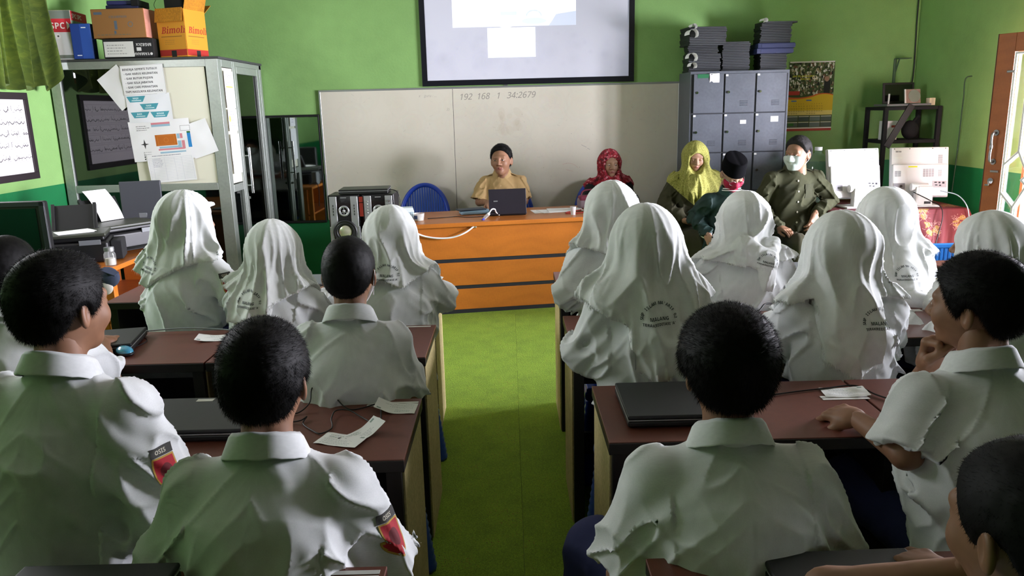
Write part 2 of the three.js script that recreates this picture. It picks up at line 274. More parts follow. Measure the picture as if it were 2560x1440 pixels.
// ---------- student desks ----------
const DH = 0.75, DD = 0.43;
function makeDesk(L) {
  const g = thing('student_desk', 'x', 'desk', [0, 0, 0], 0, 'brown topped student desks in rows');
  part(g, 'desk_top', bx(L, 0.022, DD, L / 2, DH - 0.011, DD / 2, 0.002), M.desk);
  part(g, 'edge_band', [bx(L, 0.032, 0.006, L / 2, DH - 0.0185, DD + 0.001, 0.002), bx(0.006, 0.03, DD, L - 0.003, DH - 0.019, DD / 2, 0.002), bx(0.006, 0.03, DD, 0.003, DH - 0.019, DD / 2, 0.002)], M.deskDark);
  for (const [x, s] of [[0.032, -1], [L - 0.032, 1]]) {
    const sp = part(g, 'side_panel', bx(0.04, DH - 0.024, DD - 0.03, x, (DH - 0.024) / 2, DD / 2, 0.002), M.deskDark);
    part(sp, 'raw_face', bx(0.006, DH - 0.03, DD - 0.05, x + s * 0.0225, (DH - 0.03) / 2, DD / 2 - 0.014, 0.001), M.deskRaw);
  }
  part(g, 'back_panel', bx(L - 0.11, 0.19, 0.012, L / 2, DH - 0.12, 0.03, 0.002), std(0xb4b6b7, 0.55, { map: T.laminate }));
  part(g, 'shelf', bx(L - 0.11, 0.016, 0.26, L / 2, DH - 0.2, 0.15, 0.002), M.deskDark);
  part(g, 'foot_rail', bx(L - 0.11, 0.1, 0.02, L / 2, 0.2, 0.08, 0.002), M.deskDark);
  return g;
}
const deskProto = makeDesk(0.797);
{
  const leftZ = [-4.07, -3.1, -2.26, -1.356], leftX = [-0.375, -0.317, -0.285, -0.256];
  const rightZ = [-4.1, -3.19, -2.33, -1.36], rightX = [0.226, 0.214, 0.247, 0.25];
  const ord = ['first', 'second', 'third', 'fourth'];
  let firstUse = true;
  const put = (x, z, lab) => { const o = firstUse ? deskProto : copy(deskProto); firstUse = false; o.position.set(x, 0, z); o.userData.label = lab; return o; };
  for (let i = 0; i < 4; i++) {
    put(leftX[i] - 0.8, leftZ[i], `brown student desk left of the green aisle, ${ord[i]} row from the orange table`);
    put(leftX[i] - 1.605, leftZ[i], `brown student desk ${ord[i]} row from the orange table, second to the left of the aisle`);
    put(rightX[i], rightZ[i], `brown student desk right of the green aisle, ${ord[i]} row from the orange table`);
    put(rightX[i] + 0.805, rightZ[i], `brown student desk ${ord[i]} row from the orange table, second to the right of the aisle`);
  }
  put(2.27, -4.15, 'brown student desk by the door with a green and yellow sticker');
  put(2.3, -2.95, 'brown student desk nearest the right wall, behind the stickered one');
  const stick = (x, y, z, w, h, s, cols, lab) => { const t = thing('sticker', lab, 'sticker', [x, y, z]); part(t, 'top_half', bx(0.0016, h / 2, w, 0, h / 4, 0, 0), std(cols[0], 0.5)); part(t, 'bottom_half', bx(0.0016, h / 2, w, 0, -h / 4, 0, 0), std(cols[1], 0.5)); };
  stick(-0.285 - 0.012, 0.62, -1.98, 0.14, 0.11, 1, [0x4f9a35, 0x3f8a2d], 'green sticker on the pale side of the third left desk');
  stick(2.27 + 0.012, 0.585, -3.93, 0.1, 0.13, -1, [0x3f8f3a, 0xc9c92e], 'green and yellow sticker on the desk by the door');
  // printed label strips stuck along the back edge of some desks
  const strip = (x, z, w, lab, n = 2) => { const t = thing('label_strip', lab, 'label', [x, DH + 0.0008, z]);
    const tex = canvasTex(512, 32, (c) => { c.fillStyle = '#e9e9e4'; c.fillRect(0, 0, 512, 32); c.fillStyle = '#555'; c.font = '20px sans-serif'; c.fillText('07. DAFTAR INVENTARIS KELAS', 10, 23); c.fillText('(LAB KOMPUTER)', 320, 23); });
    for (let k = 0; k < n; k++) part(t, 'strip', bx(w, 0.0008, 0.013, w / 2, 0, k * 0.018, 0).rotateX(0), std(0xffffff, 0.5, { map: tex })); };
  strip(-0.44, -1.335, 0.17, 'two white printed label strips on the fourth left desk');
  strip(-0.45, -2.225, 0.155, 'white printed label strips at the far corner of the third left desk');
  strip(0.92, -2.185, 0.14, 'white printed label strips beside the slip on the third right desk');
  strip(1.62, -3.145, 0.1, 'white label strips near the slip on the second right desk');
  strip(-0.62, -3.075, 0.28, 'white label strip along the back of the second left desk', 1);
}
// ---------- plastic stools ----------
function makeStool(mat) {
  const g = thing('plastic_stool', 'x', 'stool');
  part(g, 'seat', [bx(0.32, 0.022, 0.32, 0, 0.425, 0, 0.01), bx(0.335, 0.05, 0.335, 0, 0.4, 0, 0.02)], mat);
  for (const [sx, sz] of [[-1, -1], [1, -1], [-1, 1], [1, 1]]) {
    const prof = [[0, 0]]; for (let i = 0; i <= 26; i++) { const t = i / 26, r = mix(0.042, 0.034, t) + (i % 2 ? 0.004 : 0); prof.push([r, t * 0.38]); } prof.push([0, 0.38]);
    const leg = lathe(prof, 10); const p = leg.attributes.position; for (let i = 0; i < p.count; i++) { const t = 1 - p.getY(i) / 0.38; p.setX(i, p.getX(i) + sx * (0.125 + 0.035 * t)); p.setZ(i, p.getZ(i) + sz * (0.125 + 0.035 * t)); } leg.computeVertexNormals();
    part(g, 'leg', leg, mat);
  }
  part(g, 'apron', [bx(0.26, 0.06, 0.012, 0, 0.355, 0.145), bx(0.26, 0.06, 0.012, 0, 0.355, -0.145), bx(0.012, 0.06, 0.26, 0.145, 0.355, 0), bx(0.012, 0.06, 0.26, -0.145, 0.355, 0)], mat);
  return g;
}
const stools = { blue: makeStool(M.bluePlastic), red: makeStool(M.redPlastic), used: {} };
function stool(kind, x, z, label) {
  const o = stools.used[kind] ? copy(stools[kind]) : stools[kind]; stools.used[kind] = true;
  o.position.set(x, 0, z); o.userData.label = label; o.userData.group = kind + ' plastic stools under the students';
}
// ---------- blue plastic armless chairs of the teachers ----------
function makeChair() {
  const g = thing('plastic_chair', 'x', 'chair', [0, 0, 0], 0, 'blue plastic chairs at the front');
  part(g, 'seat', bx(0.44, 0.03, 0.42, 0, 0.42, 0, 0.014), M.bluePlastic);
  for (const [sx, sz] of [[-1, -1], [1, -1], [-1, 1], [1, 1]]) part(g, 'leg', tube([[sx * 0.19, 0.42, sz * 0.17], [sx * 0.21, 0.2, sz * 0.19], [sx * 0.23, 0, sz * 0.22]], 0.022, 12, 8), M.bluePlastic);
  // rounded back with a raised rim and fine upright ribs; the back stands at -z, the sitter faces +z
  const rim = [], n = 28; for (let i = 0; i <= n; i++) { const a = Math.PI * i / n; rim.push([Math.cos(a) * 0.225, 0.62 + Math.sin(a) * 0.3, -0.2 - 0.07 * Math.sin(a)]); }
  rim.unshift([0.215, 0.42, -0.18]); rim.push([-0.215, 0.42, -0.18]);
  part(g, 'back_rim', tube(rim, 0.022, 70, 8), M.bluePlastic);
  const b = []; for (let i = -8; i <= 8; i++) { const x = i * 0.0235, top = 0.62 + Math.sqrt(Math.max(0, 1 - (x / 0.225) ** 2)) * 0.29; b.push(bx(0.02, top - 0.44, 0.008, x, (top + 0.44) / 2, -0.205, 0.003, [0, 0, 0])); }
  const pan = join(b); const p = pan.attributes.position; for (let i = 0; i < p.count; i++) p.setZ(i, p.getZ(i) - 0.06 * sstep(0.5, 0.9, p.getY(i)));
  part(g, 'back_panel', pan, std(0x3d5fc0, 0.4)); return g;
}
{
  const c = makeChair(); c.position.set(-0.82, 0, -7.22); c.userData.label = 'empty blue plastic chair behind the orange table beside the tissue box';
  copy(c, [0.06, 0, -7.3], 0.3, 'blue plastic chair behind the man in the tan shirt');
  copy(c, [0.87, 0, -7.28], 0, 'blue plastic chair under the woman in the red scarf');
  copy(c, [1.58, 0, -6.82], 0, 'blue plastic chair under the woman in the yellow-green scarf');
  copy(c, [1.84, 0, -6.3], 0.0, 'blue plastic chair under the man with the black cap');
  copy(c, [2.38, 0, -6.42], 0.0, 'blue plastic chair under the man with the white mask');
}
// bright blue plastic chair by the red-clothed table: seen from behind
{
  const g = thing('plastic_chair', 'bright blue plastic chair with a ribbed back by the red tablecloth', 'chair', [2.68, 0, -4.75], Math.PI);
  part(g, 'seat', bx(0.46, 0.03, 0.42, 0, 0.42, 0, 0.014), M.blueBright);
  for (const [sx, sz] of [[-1, -1], [1, -1], [-1, 1], [1, 1]]) part(g, 'leg', tube([[sx * 0.19, 0.42, sz * 0.17], [sx * 0.23, 0, sz * 0.22]], 0.022, 8, 8), M.blueBright);
  const b = []; for (let i = -9; i <= 9; i++) b.push(bx(0.021, 0.32, 0.012, i * 0.0245, 0.6, -0.2, 0.005)); b.push(bx(0.5, 0.03, 0.022, 0, 0.755, -0.2, 0.008), bx(0.03, 0.32, 0.03, 0.235, 0.6, -0.2, 0.01), bx(0.03, 0.32, 0.03, -0.235, 0.6, -0.2, 0.01));
  part(g, 'back', b, M.blueBright);
}
// ---------- the orange front table ----------
const TA = 0.155; // turned a little from the wall
const tableAt = (u, v, y = 0.75) => [Math.cos(TA) * u + Math.sin(TA) * v, y, -6.14 - Math.sin(TA) * u + Math.cos(TA) * v]; // u along the front, v away from the class (negative)
{
  const g = thing('front_table', 'long orange wooden teacher table with dark stripes across its front', 'table', [0, 0, -6.14], TA);
  const x0 = -0.95, x1 = 1.12, L = x1 - x0, c = (x0 + x1) / 2;
  part(g, 'table_top', bx(L + 0.04, 0.035, 0.76, c, 0.7325, -0.36, 0.006), M.orange);
  const top = 0.715, gap = 0.03;
  let y = top; for (const h of [0.262, 0.19, 0.17]) { part(g, 'front_panel', bx(L - 0.02, h, 0.018, c, y - h / 2, -0.03, 0.002), M.orange); y -= h; if (y > 0.1) { part(g, 'dark_stripe', bx(L - 0.02, gap, 0.012, c, y - gap / 2, -0.034, 0.001), M.stripe); y -= gap; } }
  part(g, 'kick_strip', bx(L - 0.02, y, 0.016, c, y / 2, -0.032, 0.001), M.stripe);
  for (const x of [x0 + 0.02, x1 - 0.02]) part(g, 'side_panel', bx(0.025, 0.715, 0.66, x, 0.3575, -0.37, 0.002), M.orangeDark);
}
// ---------- whiteboard ----------
{
  const g = thing('whiteboard', 'wide stained whiteboard of two panels on the green front wall', 'whiteboard', [0, 0, FW]);
  const tex = canvasTex(2048, 720, (c, w, h) => {
    c.fillStyle = '#d6d1c2'; c.fillRect(0, 0, w, h);
    seed = 91; for (let i = 0; i < 260; i++) { const x = rr(0, w), y = rr(0, h), r = rr(20, 130); const gr = c.createRadialGradient(x, y, 0, x, y, r); const a = rr(0.01, 0.04); gr.addColorStop(0, rnd() < 0.5 ? `rgba(150,140,120,${a})` : `rgba(225,222,214,${a * 1.5})`); gr.addColorStop(1, 'rgba(170,160,140,0)'); c.fillStyle = gr; c.fillRect(x - r, y - r, 2 * r, 2 * r); }
    for (let i = 0; i < 170; i++) { c.strokeStyle = `rgba(90,85,80,${rr(0.04, 0.2)})`; c.lineWidth = rr(0.6, 2); const x = rr(0, w), y = rr(0, h); c.beginPath(); c.moveTo(x, y); c.lineTo(x + rr(-22, 22), y + rr(-12, 12)); c.stroke(); }
    for (let i = 0; i < 60; i++) { c.fillStyle = `rgba(70,65,65,${rr(0.1, 0.35)})`; c.fillRect(rr(w * 0.45, w * 0.95), rr(h * 0.2, h * 0.75), rr(1, 4), rr(1, 4)); }
    // wiped patch and smears
    c.fillStyle = 'rgba(140,120,95,0.05)'; for (let k = 0; k < 14; k++) { c.beginPath(); c.ellipse(1080 + rr(-55, 55), 190 + rr(-55, 55), rr(15, 40), rr(10, 26), rr(0, 3), 0, 7); c.fill(); } c.strokeStyle = 'rgba(80,80,90,0.3)'; c.lineWidth = 3; c.beginPath(); c.moveTo(1490, 330); c.lineTo(1520, 345); c.moveTo(1525, 350); c.lineTo(1540, 358); c.stroke();
    c.strokeStyle = 'rgba(190,90,90,0.25)'; c.lineWidth = 2; c.beginPath(); c.moveTo(1380, 440); c.quadraticCurveTo(1430, 420, 1470, 460); c.moveTo(1400, 470); c.lineTo(1440, 480); c.stroke();
    c.fillStyle = 'rgba(95,92,88,0.6)'; c.font = 'italic 46px sans-serif'; c.save(); c.translate(790, 62); c.rotate(-0.01); c.fillText('192  168   1   34:2679', 0, 0); c.restore();
    c.fillStyle = 'rgba(95,92,88,0.35)'; c.font = 'italic 20px sans-serif'; c.fillText('x    guru : ...', 560, 42); c.fillText('3)', 715, 120);
  });
  const x0 = -1.79, xm = -0.523, x1 = 1.645, y0 = 0.6, y1 = 1.816;
  for (const [a, b] of [[x0, xm - 0.002], [xm + 0.002, x1]]) {
    const p = bx(b - a, y1 - y0, 0.012, (a + b) / 2, (y0 + y1) / 2, 0.012, 0.001), u = p.attributes.uv, q = p.attributes.position;
    for (let i = 0; i < q.count; i++) u.setXY(i, (q.getX(i) - x0) / (x1 - x0), (q.getY(i) - y0) / (y1 - y0));
    part(g, 'panel', p, phy(0xffffff, 0.38, { map: tex }));
  }
  part(g, 'frame', [bx(x1 - x0 + 0.03, 0.018, 0.022, (x0 + x1) / 2, y1 + 0.008, 0.011), bx(x1 - x0 + 0.03, 0.018, 0.022, (x0 + x1) / 2, y0 - 0.008, 0.011), bx(0.018, y1 - y0, 0.022, x0 - 0.008, (y0 + y1) / 2, 0.011), bx(0.018, y1 - y0, 0.022, x1 + 0.008, (y0 + y1) / 2, 0.011)], M.silver);
  part(g, 'joint_strip', bx(0.004, y1 - y0, 0.008, xm, (y0 + y1) / 2, 0.012, 0), M.stripe);
  part(g, 'pen_tray', bx(0.9, 0.012, 0.06, 0.3, y0 - 0.012, 0.04), M.silver);
  solo('wall_bracket', [bx(0.035, 0.05, 0.006, 0, 0, 0.004, 0.001), cyl(0.006, 0.006, 0.006, 0, 0.01, 0.008, 10, [1.57, 0, 0])], M.steel, 'small grey metal clip between the screen and the whiteboard', 'bracket', [-0.01, 1.845, FW]);
}
// ---------- projector screen ----------
{
  const g = thing('projection_screen', 'pale projection screen with a thick black frame above the whiteboard', 'screen', [0, 0, FW]);
  const x0 = -0.755, x1 = 1.163, y0 = 1.895, y1 = 3.0, W = x1 - x0, H = y1 - y0, f = 0.052;
  const draw = (lit) => (c, w, h) => {
    const X = (x) => (x - x0) / W * w, Y = (y) => (y1 - y) / H * h;
    c.fillStyle = lit ? '#5d5e68' : '#c9c9cf'; c.fillRect(0, 0, w, h);
    if (!lit) { seed = 5; for (let i = 0; i < 90; i++) { const x = rr(0, w), y = rr(h * 0.6, h), r = rr(10, 60); const q = c.createRadialGradient(x, y, 0, x, y, r); q.addColorStop(0, `rgba(120,120,128,${rr(0.02, 0.07)})`); q.addColorStop(1, 'rgba(120,120,128,0)'); c.fillStyle = q; c.fillRect(x - r, y - r, 2 * r, 2 * r); } return; }
    // the picture thrown on it: part of a photograph and a white box
    const px = X(-0.497), pw = X(0.664) - px, py = 0, ph = Y(2.372);
    c.fillStyle = '#ffffff'; c.fillRect(px, py, pw, ph);
    c.fillStyle = '#e8f0d8'; c.fillRect(px + pw * 0.62, ph * 0.55, pw * 0.1, ph * 0.1);
    c.fillStyle = '#b8bfc0'; c.beginPath(); c.moveTo(px + pw * 0.04, ph * 0.97); c.lineTo(px + pw * 0.06, ph * 0.87); c.quadraticCurveTo(px + pw * 0.2, ph * 0.84, px + pw * 0.34, ph * 0.83); c.lineTo(px + pw * 0.42, ph * 0.88); c.lineTo(px + pw * 0.3, ph * 0.9); c.lineTo(px + pw * 0.27, ph * 0.96); c.closePath(); c.fill();
    c.fillStyle = '#c9cfca'; c.fillRect(px, ph * 0.965, pw, ph * 0.035); c.beginPath(); c.ellipse(px + pw * 0.43, ph * 0.96, pw * 0.07, ph * 0.06, 0, 0, 7); c.fill();
    c.fillStyle = '#a9b6b8'; c.fillRect(px + pw * 0.39, ph * 0.79, pw * 0.13, ph * 0.05);
    c.strokeStyle = '#9fabb0'; c.lineWidth = 7; c.beginPath(); c.ellipse(px + pw * 0.66, ph * 0.86, pw * 0.06, ph * 0.08, 0, 3.1, 6.3); c.stroke(); c.fillStyle = '#aab5b8'; c.beginPath(); c.ellipse(px + pw * 0.66, ph * 0.93, pw * 0.1, ph * 0.045, 0, 0, 7); c.fill();
    c.fillStyle = '#8f9aa2'; c.beginPath(); c.moveTo(px + pw * 0.78, ph); c.lineTo(px + pw * 0.84, ph * 0.84); c.lineTo(px + pw, ph * 0.8); c.lineTo(px + pw, ph); c.fill();
    c.fillStyle = '#ffffff'; c.fillRect(X(-0.172), Y(2.362), X(0.28) - X(-0.172), Y(2.092) - Y(2.362));
    c.fillStyle = '#d9dde0'; c.fillRect(X(-0.04), Y(2.15), X(0.1) - X(-0.04), 3); c.fillRect(X(0.14), Y(2.15), 14, 3);
  };
  const s = bx(W, H, 0.012, (x0 + x1) / 2, (y0 + y1) / 2, 0.008, 0), u = s.attributes.uv, q = s.attributes.position; for (let i = 0; i < q.count; i++) u.setXY(i, (q.getX(i) - x0) / W, (q.getY(i) - y0) / H);
  part(g, 'screen_face', s, std(0xffffff, 0.7, { map: canvasTex(1024, 592, draw(false)), emissive: 0xdfe6ff, emissiveIntensity: 0.75, emissiveMap: canvasTex(1024, 592, draw(true)) }), 'pale lit screen with the projected picture');
  for (const [w, h, x, y] of [[W + 2 * f, f, (x0 + x1) / 2, y0 - f / 2], [W + 2 * f, f, (x0 + x1) / 2, y1 + f / 2], [f, H, x0 - f / 2, (y0 + y1) / 2], [f, H, x1 + f / 2, (y0 + y1) / 2]]) part(g, 'frame_bar', bx(w, h, 0.022, x, y, 0.012, 0.002), phy(0x15151f, 0.3));
}
// ---------- mirror glass on the front wall left of the whiteboard ----------
{
  const g = thing('tinted_mirror', 'dark tinted mirror glass on the wall between booth and whiteboard', 'mirror', [0, 0, FW]);
  part(g, 'mirror_pane', bx(0.5, 1.0, 0.008, -2.085, 1.085, 0.012, 0), M.tintMirror);
  part(g, 'frame', [bx(0.53, 0.022, 0.024, -2.085, 1.598, 0.012), bx(0.53, 0.022, 0.024, -2.085, 0.572, 0.012), bx(0.014, 1.02, 0.024, -1.826, 1.085, 0.012), bx(0.014, 1.02, 0.024, -2.34, 1.085, 0.012)], M.black);
}
// ---------- lockers with folders ----------
{
  const X0 = 1.645, X1 = 2.535, H = 1.9, Z = -7.15, D = 0.46;
  const g = thing('locker_cabinet', 'grey steel cabinet of nine lockers standing against the front wall', 'locker', [0, 0, 0]);
  part(g, 'body', [bx(X1 - X0, H, D, (X0 + X1) / 2, H / 2, Z - D / 2 - 0.006, 0.004)], M.locker);
  part(g, 'door_recess', bx(X1 - X0 - 0.03, H - 0.06, 0.004, (X0 + X1) / 2, H / 2, Z - 0.004, 0), M.lockerGap);
  const cw = (X1 - X0 - 0.04) / 3, xs = [0, 1, 2].map((i) => X0 + 0.02 + cw * (i + 0.5)), rows = [[1.535, 1.875], [1.185, 1.525], [0.835, 1.175], [0.485, 0.825], [0.06, 0.475]];
  const tag = std(0xe6e6e4, 0.6), tex = canvasTex(64, 48, (c) => { c.fillStyle = '#eee'; c.fillRect(0, 0, 64, 48); c.fillStyle = '#222'; c.font = 'bold 30px sans-serif'; c.fillText('8E', 10, 36); });
  let doorN = 0;
  for (const [r, [y0, y1]] of rows.entries()) for (const [i, x] of xs.entries()) {
    const d = part(g, 'locker_door', bx(cw - 0.018, y1 - y0, 0.01, x, (y0 + y1) / 2, Z + 0.002 + (r === 0 && i === 0 ? 0.006 : 0), 0.002), M.locker); doorN++;
    part(d, 'lock', [cyl(0.011, 0.011, 0.012, x - cw * 0.36, (y0 + y1) / 2 + 0.01, Z + 0.013, 14, [1.57, 0, 0]), cyl(0.006, 0.006, 0.016, x - cw * 0.36, (y0 + y1) / 2 + 0.01, Z + 0.015, 10, [1.57, 0, 0])], M.chrome);
    part(d, 'vent', [0, 1, 2, 3].map((k) => bx(0.07, 0.005, 0.006, x + cw * 0.14, y0 + 0.06 + k * 0.013, Z + 0.008, 0.002, [0.5, 0, 0])), M.locker);
    part(d, 'number_tag', bx(0.022, 0.016, 0.001, x - cw * 0.42, y1 - 0.014, Z + 0.008, 0), tag);
  }
  part(g, 'door_label', bx(0.055, 0.034, 0.001, xs[1] + 0.04, 1.45, Z + 0.0085, 0), std(0xffffff, 0.6, { map: tex }), 'white label with black lettering');
  part(g, 'door_label', bx(0.07, 0.05, 0.001, xs[2] + 0.04, 1.47, Z + 0.0085, 0), tag, 'blank white label');
  part(g, 'green_tape', bx(0.1, 0.034, 0.001, xs[0] - 0.05, 1.858, Z + 0.0145, 0), std(0x11663c, 0.5), 'dark green tape');
  const slip = new THREE.PlaneGeometry(0.085, 0.08, 6, 6); { const p = slip.attributes.position; for (let i = 0; i < p.count; i++) p.setZ(i, 0.006 * Math.sin(p.getX(i) * 60) + 0.004 * Math.cos(p.getY(i) * 70)); slip.computeVertexNormals(); }
  solo('paper_slip', slip, M.paper, 'crumpled white slip taped to the first locker door', 'paper', [xs[0] + 0.05, 1.84, Z + 0.02]);
  // folders, one by one
  seed = 33;
  const fold = [bx(0.33, 0.011, 0.25, 0, 0.0055, 0, 0.002)], lidg = [bx(0.334, 0.003, 0.254, 0, 0.0125, 0, 0.001)];
  const proto = thing('document_folder', 'x', 'folder'); part(proto, 'pages', fold, std(0x45484d, 0.7)); part(proto, 'cover', [...lidg, bx(0.334, 0.003, 0.254, 0, -0.0003 + 0.0015, 0, 0.001), bx(0.006, 0.014, 0.254, -0.166, 0.007, 0, 0.001)], std(0x15171a, 0.5));
  let f1 = true;
  const stack = (x, y, z, n, turn, sc, lab, grp, dy = 0.0142, jit = 1) => { for (let k = 0; k < n; k++) { const o = f1 ? proto : copy(proto); f1 = false; o.position.set(x + rr(-0.006, 0.006) * jit, y + k * dy, z + rr(-0.006, 0.006) * jit); o.rotation.y = turn + rr(-0.02, 0.02) * jit; o.scale.setScalar(sc); o.scale.y = 1; o.userData.label = lab; o.userData.group = grp; } return y + n * dy; };
  const base = 1.902, zc = -7.36;
  let y = stack(1.79, base, zc, 11, 0.03, 0.86, 'black folder in the lower part of the tallest stack on the lockers', 'lower folders of the tallest stack');
  y = stack(1.785, y, zc, 5, -0.05, 0.8, 'black folder in the narrow middle of the tallest stack on the lockers', 'middle folders of the tallest stack');
  y = stack(1.8, y, zc, 11, 0.12, 1.02, 'black folder in the wide upper part of the tallest stack on the lockers', 'upper folders of the tallest stack', 0.0146);
  stack(2.08, base, zc, 18, 0.0, 0.74, 'black folder in the low middle stack on the lockers', 'folders of the low middle stack');
  y = stack(2.42, base, zc, 10, 0.02, 0.72, 'black folder under the navy binders of the right stack on the lockers', 'folders under the navy binders');
  { const b = thing('binder', 'thick navy binder lower of the pair in the right folder stack', 'binder', [2.41, y, zc], 0.04, 'navy binders'); part(b, 'cover', [bx(0.33, 0.045, 0.27, 0, 0.0225, 0, 0.004)], M.folderNavy); part(b, 'pages', bx(0.3, 0.03, 0.272, 0.02, 0.0225, 0.001, 0.002), std(0x3a3f63, 0.8));
    copy(b, [2.43, y + 0.046, zc], -0.03, 'thick navy binder upper of the pair in the right folder stack'); }
  y = stack(2.43, y + 0.093, zc, 12, -0.02, 0.82, 'black folder on top of the navy binders of the right stack on the lockers', 'folders on the navy binders');
  stack(2.46, y, zc, 1, 0.1, 0.9, 'topmost skewed folder of the right stack on the lockers', 'topmost folder', 0.0142);
  // white sheets curling out of the left ends
  const curl = (x, yy, z, w, h, lab) => { const s = new THREE.CylinderGeometry(h / 2, h / 2, w, 18, 1, true, 0, Math.PI * 1.25).rotateX(Math.PI / 2).rotateZ(0.9); solo('curled_sheet', s, M.paper, lab, 'paper', [x, yy, z], 0.1, 'white sheets curling from the folder stacks'); };
  curl(1.665, 2.285, -7.2, 0.1, 0.05, 'white sheet curling from the top of the tallest folder stack');
  curl(1.655, 2.22, -7.2, 0.14, 0.085, 'large white sheet curling below the topmost one of the tallest folder stack');
  curl(1.66, 2.02, -7.2, 0.1, 0.085, 'white sheet curling from the lower middle of the tallest folder stack');
  curl(1.668, 1.95, -7.2, 0.1, 0.06, 'lowest white curling sheet by the locker top');
  curl(2.3, 2.325, -7.22, 0.1, 0.04, 'white roll of paper at the top of the right folder stack');
}
// ---------- small builders ----------
function faceUV(g, x0, y0, w, h) { const p = g.attributes.position, u = g.attributes.uv; for (let i = 0; i < p.count; i++) u.setXY(i, (p.getX(i) - x0) / w, (p.getY(i) - y0) / h); return g; }
// sheet of paper w by h, standing in x, y, gently warped
function sheet(w, h, warp = 0.006, sd = 1) { const g = new THREE.PlaneGeometry(w, h, 10, 10), p = g.attributes.position; for (let i = 0; i < p.count; i++) p.setZ(i, warp * (N3(p.getX(i) * 9 + sd, p.getY(i) * 9, sd) + 0.5)); g.computeVertexNormals(); return g; }
const paperMat = (tex) => std(0xffffff, 0.85, { map: tex, side: THREE.DoubleSide });
function lines(c, x, y, w, n, dy, col = '#888', jit = 0.3) { c.fillStyle = col; for (let i = 0; i < n; i++) { let xx = x; const end = x + w * rr(1 - jit, 1); while (xx < end) { const l = rr(4, 16); c.fillRect(xx, y + i * dy, Math.min(l, end - xx), Math.max(1.5, dy * 0.28)); xx += l + 4; } } }
// closed laptop, hinge towards -z
function laptop(label, x, y, z, turn, w, d, lid = M.lapLid, sticker, rim) {
  const g = thing('laptop', label, 'laptop', [x, y, z], turn, 'closed laptops on the desks');
  part(g, 'base', [bx(w, 0.018, d, 0, 0.012, 0, 0.006), bx(w * 0.96, 0.006, d * 0.94, 0, 0.003, 0, 0.002)], M.black);
  part(g, 'rim', [bx(w * 0.995, 0.0035, d * 0.99, 0, 0.0225, 0, 0.001)], rim || M.silver);
  part(g, 'lid', bx(w, 0.012, d, 0, 0.031, 0, 0.005), lid);
  part(g, 'hinge', [cyl(0.006, 0.006, 0.05, -w * 0.32, 0.024, -d / 2, 10, [0, 0, 1.57]), cyl(0.006, 0.006, 0.05, w * 0.32, 0.024, -d / 2, 10, [0, 0, 1.57])], M.lapGrey);
  if (sticker) part(g, 'sticker', bx(0.05, 0.0006, 0.02, sticker[0], 0.0375, sticker[1], 0), std(0xffffff, 0.6, { map: canvasTex(128, 48, (c) => { c.fillStyle = '#d9d6cf'; c.fillRect(0, 0, 128, 48); c.fillStyle = '#555'; c.font = 'bold 30px sans-serif'; c.fillText('05', 40, 36); }) }), 'small white number sticker');
  return g;
}
const wire = (name, label, pts, r, mat, seg = 60) => solo(name, tube(pts, r, seg, 6), mat, label, 'cable');

